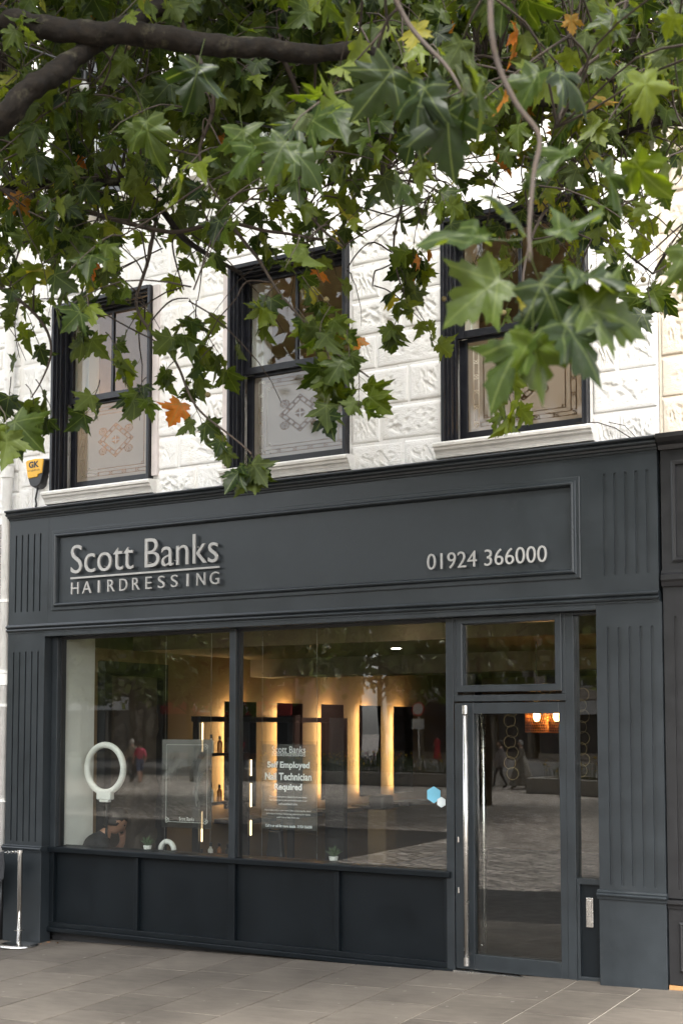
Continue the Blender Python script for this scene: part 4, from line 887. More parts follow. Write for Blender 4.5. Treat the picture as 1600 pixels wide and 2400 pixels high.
for x, lab in ((1.46, 'spiky potted succulent on the ledge of the left window'), (3.42, 'spiky potted succulent on the ledge of the middle window')):
    po = thing('potted_plant', (x, 0.31, 0.735), lab, 'plant')
    MB().lathe([(0.03, 0.0), (0.04, 0.04), (0.036, 0.042)], (x, 0.31, 0.735), 14).build('pot', M['salonwhite'], po)
    mb = MB()
    for k in range(22):
        a = 2.4*k; t_ = 0.25+0.75*((k*7) % 22)/22; r_ = 0.085*t_; h_ = 0.10*(1.15-t_*0.7)
        mb.tube([(x, 0.31, 0.77), (x+r_*.5*math.cos(a), 0.31+r_*.5*math.sin(a), 0.77+h_*.65), (x+r_*math.cos(a), 0.31+r_*math.sin(a), 0.77+h_)], [0.009, 0.006, 0.0008], 5)
    mb.build('leaves', M['succ'], po)
MB().torus((1.80, 0.42, 0.735), 0.055, 0.022, 'y', 16, 8, a0=0, a1=math.pi)
tag(MB().torus((1.60, 0.42, 0.735), 0.075, 0.024, 'y', 16, 8, a0=0, a1=math.pi).build('headrest', M['salonwhite'], None, smooth=True), 'white curved headrest just above the left window ledge', 'headrest')
mt = tag(MB().box(4.75, 5.5, 0.30, 0.95, -0.02, -0.008).build('door_mat', mat('dark_mat', (0.03, 0.026, 0.022), 0.95)), 'dark door mat with pale lettering just inside the door', 'door mat')
me = text_mesh('scott banks', 'mat_lettering', 0.13); co = text_bounds(me); new = np.stack([4.95+co[:, 0]*0.75, 0.40+co[:, 1], np.full(len(co), -0.006)], 1); me.vertices.foreach_set('co', new.ravel()); me.materials.clear(); me.materials.append(mat('mat_letter', (0.35, 0.25, 0.14), 0.9)); link(bpy.data.objects.new('mat_lettering', me), mt)

# ------------------------------------------------------------------ people
M['skin'] = mat('skin', (0.34, 0.175, 0.11), 0.55, var=0.06); M['skin2'] = mat('skin_pale', (0.50, 0.31, 0.23), 0.55, var=0.06)
M['hair_dark'] = mat('dark_hair', (0.018, 0.012, 0.009), 0.6, bump=0.4, bscale=120); M['hair_grey'] = mat('grey_hair', (0.42, 0.40, 0.38), 0.6, bump=0.4, bscale=120)
M['eye'] = mat('eye', (0.02, 0.015, 0.012), 0.2)
def cloth(name, col, var=0.15): return mat(name, col, 0.85, var=var, scale=12, bump=0.2, bscale=30)
def skin_body(name, bones, rad, seg_mats, mats, head_c, head_axis, head_mats, parent, extra_fingers=None):
    """bones: dict joint->(pos), edges list in seg_mats: (a, b, material index). grown with a Skin modifier into one surface"""
    names = list(bones); idx = {k: i for i, k in enumerate(names)}
    me = bpy.data.meshes.new(name+'_skeleton'); me.from_pydata([bones[k] for k in names], [(idx[a], idx[b]) for a, b, _ in seg_mats], [])
    ob = bpy.data.objects.new(name+'_skeleton', me); COL.objects.link(ob)
    sm = ob.modifiers.new('skin', 'SKIN'); sm.use_smooth_shade = True
    if not me.skin_vertices:
        bm = bmesh.new(); bm.from_mesh(me); bm.verts.layers.skin.verify(); bm.to_mesh(me); bm.free()
    for k in names:
        sv = me.skin_vertices[0].data[idx[k]]; r_ = rad[k]; sv.radius = r_ if hasattr(r_, '__len__') else (r_, r_)
        sv.use_root = (k == 'pelvis')
    ss = ob.modifiers.new('sub', 'SUBSURF'); ss.levels = 2; ss.render_levels = 2
    dg = bpy.context.evaluated_depsgraph_get(); dg.update()
    out_me = bpy.data.meshes.new_from_object(ob.evaluated_get(dg)); bpy.data.objects.remove(ob)
    out_me.materials.clear()
    for m_ in mats: out_me.materials.append(m_)
    A = [(Vector(bones[a]), Vector(bones[b]), mi) for a, b, mi in seg_mats]
    for p_ in out_me.polygons:
        c = p_.center; best = None
        for a, b, mi in A:
            ab = b-a; t_ = max(0, min(1, (c-a).dot(ab)/max(1e-9, ab.length_squared))); d = (a+ab*t_-c).length
            if best is None or d < best[0]: best = (d, mi)
        p_.material_index = best[1]; p_.use_smooth = True
    # head: one shaped ovoid with brow, nose, chin and ears, merged into the body mesh
    bm = bmesh.new(); bm.from_mesh(out_me)
    fwd = Vector(head_axis[0]).normalized(); up_ = Vector(head_axis[1]).normalized(); sd_ = up_.cross(fwd)
    hc = Vector(head_c)
    def place(x, y, z): return hc+fwd*x+sd_*y+up_*z
    nu, nv = 24, 18; grid = []
    for j in range(nv+1):
        ph_ = math.pi*j/nv; row = []
        for i in range(nu):
            th = 2*math.pi*i/nu; x, y, z = math.sin(ph_)*math.cos(th), math.sin(ph_)*math.sin(th), math.cos(ph_)
            sx2 = 0.098 if x > 0 else 0.102; sy2 = 0.076*(1.0 if z > -0.2 else 1-0.35*(-z-0.2))
            X, Y, Z = x*sx2, y*sy2, z*0.122
            if x > 0.5:
                if abs(y) < 0.2 and -0.45 < z < 0.12: X += 0.020*(1-abs(y)/0.2)*(1-abs(z+0.25)/0.40 if abs(z+0.25) < 0.40 else 0)
                if 0.0 < z < 0.22 and 0.15 < abs(y) < 0.55: X -= 0.008
                if z < -0.72: X += 0.010
                if -0.62 < z < -0.45 and abs(y) < 0.28: X += 0.004
            if abs(y) > 0.9 and -0.25 < z < 0.2 and abs(x) < 0.35: Y *= 1.13
            row.append(bm.verts.new(place(X, Y, Z)))
        grid.append(row)
    for j in range(nv):
        for i in range(nu):
            q = [grid[j][i], grid[j+1][i], grid[j+1][(i+1) % nu], grid[j][(i+1) % nu]]
            try: f_ = bm.faces.new(q)
            except ValueError: continue
            f_.material_index = head_mats; f_.smooth = True
    for s_ in (-1, 1):
        r_ = bmesh.ops.create_icosphere(bm, subdivisions=1, radius=0.009, matrix=Matrix.Translation(place(0.083, 0.031*s_, 0.012)))
        for v_ in r_['verts']:
            for f_ in v_.link_faces: f_.material_index = len(mats)-1
    bmesh.ops.remove_doubles(bm, verts=[v_ for row in (grid[0], grid[-1]) for v_ in row], dist=1e-4)
    bmesh.ops.recalc_face_normals(bm, faces=bm.faces); bm.to_mesh(out_me); bm.free()
    o = bpy.data.objects.new('body', out_me); o.data.name = 'body'; link(o, parent, local=True)
    return o, place
def hair_cap(place, parent, material, low=-0.02, back=0.35, full=1.09, length=0.0):
    mb = MB(); nu, nv = 24, 10; rows = []
    rs2 = random.Random(5)
    for j in range(nv+1):
        for i in range(nu):
            th = 2*math.pi*i/nu; c = math.cos(th)
            lim = math.pi*(0.37 if c > 0.5 else 0.50+back*0.5*(1-c)/1.5) + length*(1-c)
            lim = min(lim, math.pi*0.92)
            ph_ = lim*j/nv; x, y, z = math.sin(ph_)*math.cos(th), math.sin(ph_)*math.sin(th), math.cos(ph_)
            k = full*(1+0.03*math.sin(5*th+3*j)*(j/nv))
            mb.v.append(tuple(place(x*(0.098 if x > 0 else 0.102)*k-0.004, y*0.076*k*1.04, z*0.122*k+0.004)))
    for j in range(nv):
        for i in range(nu): mb.f.append((j*nu+i, (j+1)*nu+i, (j+1)*nu+(i+1) % nu, j*nu+(i+1) % nu)); mb.m.append(0)
    o = mb.build('hair', material, parent, smooth=True, local=True)
    so = o.modifiers.new('solid', 'SOLIDIFY'); so.thickness = 0.012; so.offset = -1
    return o
def walker(label, loc, rz, top, legs, skin='skin2', hair='hair_dark', h=1.70, stride=0.22, shoes=None, sleeves=False, bare_legs=False, dress=None, longhair=0.0, arm=0.18, shorts=False):
    """standing or walking figure facing local +X"""
    s = h/1.70
    e = thing('person', loc, label, 'person', rz=rz)
    b = {'pelvis': (0, 0, .95), 'waist': (0.005, 0, 1.08), 'chest': (0.01, 0, 1.28), 'nb': (0, 0, 1.43), 'neck': (0.012, 0, 1.52),
         'sl': (0, .165, 1.39), 'el': (-.03-arm*.6, .215, 1.10), 'wl': (arm*.4+.02, .215, .87), 'hl': (arm*.5+.04, .205, .77),
         'sr': (0, -.165, 1.39), 'er': (-.03+arm*.5, -.215, 1.10), 'wr': (.06+arm, -.215, .88), 'hr': (.08+arm*1.1, -.205, .78),
         'pl': (0, .085, .90), 'kl': (.05+stride*.55, .09, .49), 'al': (stride, .09, .085), 'tl': (stride+.16, .10, .035),
         'pr': (0, -.085, .90), 'kr': (.03-stride*.25, -.09, .49), 'ar': (-stride*1.05, -.09, .10), 'tr': (-stride*1.05+.15, -.10, .035)}
    b = {k: (v[0]*s, v[1]*s, v[2]*s) for k, v in b.items()}
    r_ = {'pelvis': (.125, .165), 'waist': (.105, .14), 'chest': (.12, .165), 'nb': (.075, .10), 'neck': .052, 'sl': .062, 'el': .043, 'wl': .030, 'hl': .030, 'sr': .062, 'er': .043, 'wr': .030, 'hr': .030,
          'pl': .092, 'kl': .060, 'al': .042, 'tl': .036, 'pr': .092, 'kr': .060, 'ar': .042, 'tr': .036}
    T, S, Lg, Sh = 0, 1, 2, 3; lo = S if (bare_legs or shorts) else Lg
    seg = [('pelvis', 'waist', T), ('waist', 'chest', T), ('chest', 'nb', T), ('nb', 'neck', S), ('chest', 'sl', T), ('sl', 'el', T), ('el', 'wl', T if sleeves else S), ('wl', 'hl', S), ('chest', 'sr', T), ('sr', 'er', T), ('er', 'wr', T if sleeves else S), ('wr', 'hr', S),
           ('pelvis', 'pl', Lg), ('pl', 'kl', Lg), ('kl', 'al', lo), ('al', 'tl', Sh), ('pelvis', 'pr', Lg), ('pr', 'kr', Lg), ('kr', 'ar', lo), ('ar', 'tr', Sh)]
    mats = [top, M[skin], legs, shoes or M['blacksatin'], M['eye']]
    bo_, place = skin_body('person', b, r_, seg, mats, (0.03*s, 0, 1.625*s), ((1, 0, 0), (0, 0, 1)), 1, e)
    hair_cap(place, e, M[hair], length=longhair)
    if dress:
        mb = MB(); zt, zb, rt_, rb = dress[1:5]
        prof = []
        for k in range(9):
            t_ = k/8; prof.append((rt_+(rb-rt_)*t_**0.8, zt+(zb-zt)*t_))
        n_ = 28
        for rr, zz in prof:
            for i in range(n_):
                a = 2*math.pi*i/n_; q = rr*(1+0.06*math.sin(7*a)*(zt-zz)/(zt-zb)); mb.v.append((q*math.cos(a)*0.85*s, q*math.sin(a)*s, zz*s))
        for j in range(8):
            for i in range(n_): mb.f.append((j*n_+i, j*n_+(i+1) % n_, (j+1)*n_+(i+1) % n_, (j+1)*n_+i)); mb.m.append(0)
        mb.build(dress[0], dress[5] if len(dress) > 5 else top, e, smooth=True, local=True)
    return e
def pattern_cloth(name, c1, c2, scale, th=0.5):
    m, t, p = newmat(name); tc = N(t, 'ShaderNodeTexCoord'); nz_ = N(t, 'ShaderNodeTexNoise'); nz_.inputs['Scale'].default_value = scale; nz_.inputs['Detail'].default_value = 2; nz_.inputs['Distortion'].default_value = 1.6
    t.links.new(tc.outputs['Object'], nz_.inputs['Vector']); cr = N(t, 'ShaderNodeValToRGB'); cr.color_ramp.interpolation = 'CONSTANT'
    cr.color_ramp.elements[0].color = (*c1, 1); cr.color_ramp.elements[1].position = th; cr.color_ramp.elements[1].color = (*c2, 1)
    t.links.new(nz_.outputs[0], cr.inputs[0]); t.links.new(cr.outputs[0], p.inputs['Base Color']); p.inputs['Roughness'].default_value = 0.85; return m
# seated man in black inside the left window
mn = thing('person', (0.70, 0.385, 0.07), 'seated man in a black t-shirt looking down with hand raised behind the left window', 'person', rz=R(50))
b = {'pelvis': (0, 0, .46), 'waist': (.03, 0, .56), 'chest': (.09, 0, .66), 'nb': (.125, 0, .735), 'nm': (.145, 0, .765), 'neck': (.185, 0, .815),
     'sl': (.08, .17, .70), 'el': (.24, .22, .50), 'wl': (.33, .12, .66), 'hl': (.335, .08, .73), 'sr': (.08, -.17, .70), 'er': (.22, -.20, .48), 'wr': (.42, -.10, .48), 'hr': (.49, -.06, .48),
     'pl': (.05, .09, .44), 'kl': (.46, .12, .46), 'al': (.44, .12, .09), 'tl': (.60, .12, .04), 'pr': (.05, -.09, .44), 'kr': (.46, -.12, .46), 'ar': (.44, -.12, .09), 'tr': (.60, -.12, .04)}
r_ = {'pelvis': (.125, .15), 'waist': (.12, .15), 'chest': (.125, .17), 'nb': (.08, .10), 'nm': (.058, .062), 'neck': .052, 'sl': .068, 'el': .045, 'wl': .031, 'hl': .026, 'sr': .066, 'er': .045, 'wr': .031, 'hr': .026, 'pl': .095, 'kl': .066, 'al': .045, 'tl': .038, 'pr': .095, 'kr': .066, 'ar': .045, 'tr': .038}
seg = [('pelvis', 'waist', 0), ('waist', 'chest', 0), ('chest', 'nb', 0), ('nb', 'nm', 0), ('nm', 'neck', 1), ('chest', 'sl', 0), ('sl', 'el', 0), ('el', 'wl', 1), ('wl', 'hl', 1), ('chest', 'sr', 0), ('sr', 'er', 0), ('er', 'wr', 1), ('wr', 'hr', 1), ('pelvis', 'pl', 2), ('pl', 'kl', 2), ('kl', 'al', 2), ('al', 'tl', 3), ('pelvis', 'pr', 2), ('pr', 'kr', 2), ('kr', 'ar', 2), ('ar', 'tr', 3)]
for f_, (dy, L_) in enumerate(((0.022, .055), (0.008, .065), (-0.008, .060), (-0.022, .048))):
    b['f%da' % f_] = (.345, .075+dy, .765); b['f%db' % f_] = (.335+.012, .07+dy, .765+L_*.5); b['f%dc' % f_] = (.325, .065+dy, .765+L_)
    for q in 'abc': r_['f%d%s' % (f_, q)] = .009
    seg += [('hl', 'f%da' % f_, 1), ('f%da' % f_, 'f%db' % f_, 1), ('f%db' % f_, 'f%dc' % f_, 1)]
b['t1'] = (.305, .07, .74); b['t2'] = (.292, .065, .775); r_['t1'] = .011; r_['t2'] = .009; seg += [('hl', 't1', 1), ('t1', 't2', 1)]
blk = cloth('black_tshirt', (0.008, 0.008, 0.009))
bo_, place = skin_body('person', b, r_, seg, [blk, M['skin'], blk, M['blacksatin'], M['eye']], (.255, 0, .885), ((.80, -0.1, -.60), (.60, 0, .80)), 1, mn)
hair_cap(place, mn, M['hair_dark'], back=0.42, full=1.09)
stl = thing('stool', (0.70, 0.40, -0.02), 'low black stool under the seated man', 'stool')
MB().lathe([(0.17, 0.0), (0.18, 0.02), (0.18, 0.05), (0.15, 0.06)], (0.69, 0.40, 0.35), 24).build('seat', M['blacksatin'], stl)
MB().lathe([(0.16, 0.0), (0.15, 0.02), (0.025, 0.04), (0.025, 0.37)], (0.69, 0.40, -0.02), 20).build('pedestal', M['chrome'], stl)
# people out on the square, seen mirrored in the shop glass
def gz(x, y): return zg(x, y)-0.05
tan = cloth('grey_vest', (0.24, 0.20, 0.15)); pink = cloth('pink_tshirt', (0.72, 0.09, 0.16)); denim = cloth('denim', (0.12, 0.16, 0.27)); navy = cloth('navy', (0.02, 0.025, 0.04)); red = cloth('red_cloth', (0.50, 0.03, 0.05))
walker('man in a beige waistcoat walking away across the square beside the pink t-shirt', (-25.4, -32.0, gz(-25.4, -32)), R(215), tan, navy, hair='hair_grey', h=1.68)
walker('woman in a pink t-shirt and denim shorts walking away across the square', (-24.6, -31.5, gz(-24.6, -31.5)), R(215), pink, denim, h=1.62, shorts=True)
pd_ = pattern_cloth('floral_dress', (0.36, 0.33, 0.28), (0.09, 0.075, 0.06), 16)
walker('woman in a long grey floral dress and pale headscarf on the square', (-9.2, -34.2, gz(-9.2, -34.2)), R(150), pd_, pd_, hair='hair_grey', h=1.72, sleeves=True, dress=('dress_skirt', 1.15, 0.12, 0.17, 0.52, pd_))
walker('person in a loose grey jacket and black trousers on the square', (-10.2, -34.6, gz(-10.2, -34.6)), R(150), cloth('grey_jacket', (0.22, 0.19, 0.18)), navy, h=1.70, sleeves=True, dress=('jacket_skirt', 1.3, 0.72, 0.19, 0.33))
walker('woman in a long red dress on the far pavement of the square', (-30.5, -70.5, gz(-30.5, -70.5)), R(200), red, red, h=1.68, dress=('dress_skirt', 1.05, 0.15, 0.16, 0.30, red))
walker('person in dark green shirt and shorts beside the red dress on the far pavement', (-29.4, -70.5, gz(-29.4, -70.5)), R(200), cloth('dark_green', (0.04, 0.06, 0.04)), navy, h=1.74, shorts=True)
walker('person in a red top far off across the square', (-34.0, -52.0, gz(-34, -52)), R(100), red, navy, h=1.65)
# ------------------------------------------------------------------ across the square
M['granite'] = mat('granite_planter', (0.30, 0.275, 0.245), 0.7, var=0.15, scale=30, bump=0.2)
M['soil'] = mat('soil', (0.035, 0.025, 0.018), 0.95)
def planter(x0, x1, y0, y1, h_, lab):
    z0 = min(gz(x0, y0), gz(x1, y1)); e = thing('planter', ((x0+x1)/2, (y0+y1)/2, z0), lab, 'planter')
    MB().box(x0, x1, y0, y0+.35, z0, z0+h_).box(x0, x1, y1-.35, y1, z0, z0+h_).box(x0, x0+.35, y0+.35, y1-.35, z0, z0+h_).box(x1-.35, x1, y0+.35, y1-.35, z0, z0+h_).build('wall', M['granite'], e, bevel=0.02)
    MB().box(x0+.35, x1-.35, y0+.35, y1-.35, z0, z0+h_-.08).build('soil', M['soil'], e)
    mb = MB(); rs3 = random.Random(int(x0*10)); 
    for k in range(int((x1-x0)*45)):
        x, y = rs3.uniform(x0+.3, x1-.3), rs3.uniform(y0+.3, y1-.3); hh = rs3.uniform(.25, .8); bz = z0+h_-.08
        tip = (x+rs3.uniform(-.12, .12), y+rs3.uniform(-.12, .12), bz+hh); mb.tube([(x, y, bz), tip], [0.012, 0.006], 3, 0, cap=False)
        for q in range(5):
            f = rs3.uniform(.3, 1); c = Vector((x, y, bz)).lerp(Vector(tip), f); a = rs3.uniform(0, 6.28); L_ = rs3.uniform(.07, .14); d_ = Vector((math.cos(a), math.sin(a), rs3.uniform(-.3, .5)))*L_; s_ = Vector((-math.sin(a), math.cos(a), 0))*.03
            mb.add([c, c+d_*.5+s_, c+d_, c+d_*.5-s_], [(0, 1, 2, 3)], 0)
        if rs3.random() < 0.22:
            c = Vector(tip); s_ = rs3.uniform(.03, .055); mi = 1 if rs3.random() < .8 else 2
            for a in range(3):
                d_ = Vector((math.cos(a*1.05), math.sin(a*1.05), .2))*s_; mb.add([c-d_, c+Vector((0, 0, s_)), c+d_, c-Vector((0, 0, s_))], [(0, 1, 2, 3)], mi)
    tag(mb.build('flower_bed_plants', [mat('bed_leaf', (0.06, 0.085, 0.025), 0.7), mat('yellow_petal', (0.65, 0.42, 0.02), 0.6), mat('pink_petal', (0.55, 0.2, 0.25), 0.6)], e), kind='stuff')
planter(-22.5, -11.0, -37.6, -34.9, 0.5, 'long granite planter of yellow flowers across the square')
planter(-7.8, -3.5, -34.5, -31.2, 0.5, 'short granite planter across the square nearest the shop')
planter(-25.0, -17.5, -43.0, -40.6, 0.5, 'granite planter further back across the square')
M['leafy'] = None
def plain_leaf_mat(name, c1, c2):
    m, t, p = newmat(name); at_ = N(t, 'ShaderNodeAttribute'); at_.attribute_name = 'tone'
    cr = N(t, 'ShaderNodeValToRGB'); cr.color_ramp.elements[0].color = (*c1, 1); cr.color_ramp.elements[1].color = (*c2, 1); t.links.new(at_.outputs['Fac'], cr.inputs[0]); t.links.new(cr.outputs[0], p.inputs['Base Color']); p.inputs['Roughness'].default_value = 0.5
    tl = N(t, 'ShaderNodeBsdfTranslucent'); t.links.new(cr.outputs[0], tl.inputs['Color']); mx = N(t, 'ShaderNodeMixShader'); mx.inputs[0].default_value = 0.3
    t.links.new(p.outputs[0], mx.inputs[1]); t.links.new(tl.outputs[0], mx.inputs[2]); t.links.new(mx.outputs[0], t.nodes['Material Output'].inputs['Surface']); return m
M['leafy'] = plain_leaf_mat('far_foliage', (0.05, 0.075, 0.016), (0.22, 0.27, 0.06))
def square_tree(x, y, h_, rad_, lab, n_leaf=5200, low=2.6):
    z0 = gz(x, y); e = thing('street_tree', (x, y, z0), lab, 'tree', 'trees across the square')
    MB().tube([(x, y, z0-.1), (x+.05, y, z0+1.6), (x-.05, y+.1, z0+3.2), (x+.1, y, z0+h_*.7)], [.24, .19, .16, .05], 10).build('trunk', M['bark'], e, smooth=True)
    r2 = np.random.default_rng(int(abs(x*13+y*7)))
    nc = 90; cz_ = (low+h_)/2; c = r2.normal(size=(nc, 3)); c /= np.linalg.norm(c, axis=1)[:, None]; c *= (r2.uniform(.25, 1, nc)**.45)[:, None]
    c = c*np.array([rad_, rad_, (h_-low)/2])+np.array([x, y, z0+cz_])
    mb = MB()
    for q in c[::6]: mb.tube([(x, y, z0+min(h_*.6, max(2.4, q[2]-z0-1.5))), tuple(q)], [.05, .015], 5)
    mb.build('limbs', M['bark'], e)
    ci = r2.integers(0, nc, n_leaf); P_ = c[ci]+r2.normal(size=(n_leaf, 3))*np.array([.55, .55, .42])
    P_[:, 2] = np.maximum(P_[:, 2], z0+low-.3*r2.random(n_leaf))
    A_ = r2.normal(size=(n_leaf, 3)); A_ /= np.linalg.norm(A_, axis=1)[:, None]; B2 = np.cross(A_, r2.normal(size=(n_leaf, 3))); B2 /= np.linalg.norm(B2, axis=1)[:, None]; s_ = r2.uniform(.14, .25, n_leaf)[:, None]
    V = np.stack([P_-A_*s_, P_-B2*s_*.8, P_+A_*s_, P_+B2*s_*.8], 1).reshape(-1, 3); Fc = np.arange(n_leaf*4).reshape(-1, 4)
    me = bpy.data.meshes.new('crown'); me.from_pydata(V.tolist(), [], Fc.tolist()); me.materials.append(M['leafy'])
    tone = np.clip((r2.random(nc)[ci]*.6+r2.random(n_leaf)*.4), 0, 1); a = me.attributes.new('tone', 'FLOAT', 'POINT'); a.data.foreach_set('value', np.repeat(tone, 4).astype(np.float32)); me.update()
    link(bpy.data.objects.new('crown', me), e)
for i, (x, y, h_, r2_, low) in enumerate(((-16, -25, 10, 5.0, 3.0), (-32, -40, 11, 5.5, 3.4), (-6.5, -25, 10, 4.8, 3.4), (-33, -46, 12, 6, 3.6), (-20, -46, 11, 5.5, 3.6), (-9, -46, 12, 6, 4.2), (3, -32, 10, 5, 3.2), (-27, -21, 10, 5, 3.2), (-36, -34, 12, 6, 3.4), (-44, -50, 13, 6.5, 3.8), (-24, -14, 9.5, 4.5, 3.2), (-27, -56, 13, 6.5, 4.0))):
    square_tree(x, y, h_, r2_, 'leafy plane tree on the square, '+('left of the middle planter', 'at the far left behind the walking couple', 'behind the short planter', 'by the brick building with red sign', 'behind the long planter', 'near the building with white signs', 'far right near the dark shopfronts', 'in the near row, leftmost', 'far left beside the road', 'far left beyond the road sign', 'far to the left close to the shop row', 'across the road before the stone building')[i], low=low)
# shops on the far side
M['winglass'] = mat('far_window_glass', (0.05, 0.055, 0.06), 0.08, var=0.05); M['stoneb'] = mat('far_stone', (0.26, 0.225, 0.18), 0.85, var=0.2, bump=0.3)
def far_shop(x0, x1, y, h_, wall, signcol, text, lab, tcol=(0.7, 0.7, 0.68), base=4.2):
    z0 = -0.45; e = thing('shop_building', ((x0+x1)/2, y-4, z0), lab, 'building')
    MB().box(x0, x1, y-9, y, z0+base, z0+h_).box(x0, x1, y-9, y-1.0, z0, z0+base).build('wall', wall, e)
    n_ = max(2, int((x1-x0)/2.6)); st_ = (x1-x0)/n_
    for fl in range(max(1, int((h_-base)/3.0))):
        for k in range(n_):
            cx_ = x0+st_*(k+.5); zb = z0+base+0.9+3.0*fl
            if zb+1.7 > z0+h_: continue
            wv = MB().box(cx_-.55, cx_+.55, y+.005, y+.06, zb, zb+1.7).build('window', M['white'], e); MB().box(cx_-.47, cx_+.47, y+.061, y+.07, zb+.08, zb+1.62).build('pane', M['winglass'], wv)
    MB().box(x0+.2, x1-.2, y+.01, y+.25, z0+base-1.0, z0+base-.1).build('sign_board', signcol, e)
    for k in range(n_):
        a = x0+.3+st_*k; MB().box(a, a+st_-.5, y-.5, y-.4, z0+.5, z0+base-1.0).build('shop_pane', M['winglass'], e)
        MB().box(a+st_-.45, a+st_-.2, y-.6, y, z0, z0+base-1.0).build('pier', wall, e)
    MB().box(x0+.2, x1-.2, y-.6, y-.1, z0, z0+.5).build('stall_riser', wall, e)
    if text:
        me = text_mesh(text, 'sign_lettering', 1.0, bold=0.02); co = text_bounds(me); lo, hi = co.min(0), co.max(0); s_ = min((x1-x0-1.4)/(hi[0]-lo[0]), .6/(hi[1]-lo[1]))
        cx_ = (x0+x1)/2; new = np.stack([cx_-(co[:, 0]-(lo[0]+hi[0])/2)*s_, np.full(len(co), y+.27), z0+base-.85+(co[:, 1]-lo[1])*s_], 1); me.vertices.foreach_set('co', new.ravel()); me.materials.clear(); me.materials.append(mat('sign_text', tcol, .6)); link(bpy.data.objects.new('sign_lettering', me), e)
redsign = mat('red_sign', (0.36, 0.03, 0.025), .5); whitesign = mat('white_sign', (0.6, 0.58, 0.55), .5); pinksign = mat('pink_sign', (0.45, 0.16, 0.20), .6); darksign = mat('dark_sign', (0.03, 0.03, 0.032), .5)
far_shop(-66, -50, -62, 13, M['stoneb'], whitesign, None, 'stone building far left across the square', base=4.5)
far_shop(-49.5, -38, -64, 12, mat('far_brick', (0.20, 0.10, 0.07), .85, var=.2), redsign, 'SPOZYWCZY', 'brick building with red shop sign across the square', base=4.2)
far_shop(-37.6, -26, -76, 12, M['stoneb'], darksign, None, 'stone building with dark shopfronts across the square')
far_shop(-25.6, -15, -76, 11, mat('far_render', (0.42, 0.36, 0.30), .85, var=.15), whitesign, None, 'rendered building with white signs across the square')
far_shop(-14.6, -2, -76, 11, mat('far_pink_brick', (0.26, 0.13, 0.10), .85, var=.2), pinksign, None, 'brick building with pink shop sign across the square')
far_shop(-1.6, 16, -74, 12, M['stoneb'], darksign, None, 'stone building with dark shopfronts far right across the square')
far_shop(-92, -66.5, -60, 13, mat('far_brick2', (0.22, 0.14, 0.10), .85, var=.2), darksign, None, 'brick building at the far left end of the square')
# road sign, bollard
sp_ = thing('road_sign', (-16.3, -40.0, -0.4), 'round red-rimmed road sign on a grey post across the square', 'road sign')
MB().tube([(-16.3, -40.0, -.45), (-16.3, -40.0, 3.0)], .04, 10).build('post', M['steel'], sp_)
mb = MB(); c = Vector((-16.3, -39.93, 2.65)); V = [tuple(c)]+[(c.x+.32*math.cos(k*math.pi/16), c.y, c.z+.32*math.sin(k*math.pi/16)) for k in range(32)]; mb.add(V, [(0, 1+k, 1+(k+1) % 32) for k in range(32)]); mb.build('rim', mat('sign_red', (.5, .03, .03), .4), sp_)
mb = MB(); c = Vector((-16.3, -39.925, 2.65)); V = [tuple(c)]+[(c.x+.25*math.cos(k*math.pi/16), c.y, c.z+.25*math.sin(k*math.pi/16)) for k in range(32)]; mb.add(V, [(0, 1+k, 1+(k+1) % 32) for k in range(32)]); mb.build('face', whitesign, sp_)
MB().box(-16.6, -16.0, -39.95, -39.92, 1.75, 2.2).build('text_plate', whitesign, sp_)
tag(MB().lathe([(.09, 0), (.09, .75), (.11, .78), (.11, .9), (.06, .95)], (-23.5, -33.5, gz(-23.5, -33.5)), 16).build('bollard', M['black'], None, smooth=True), 'black bollard near the walking couple on the square', 'bollard')

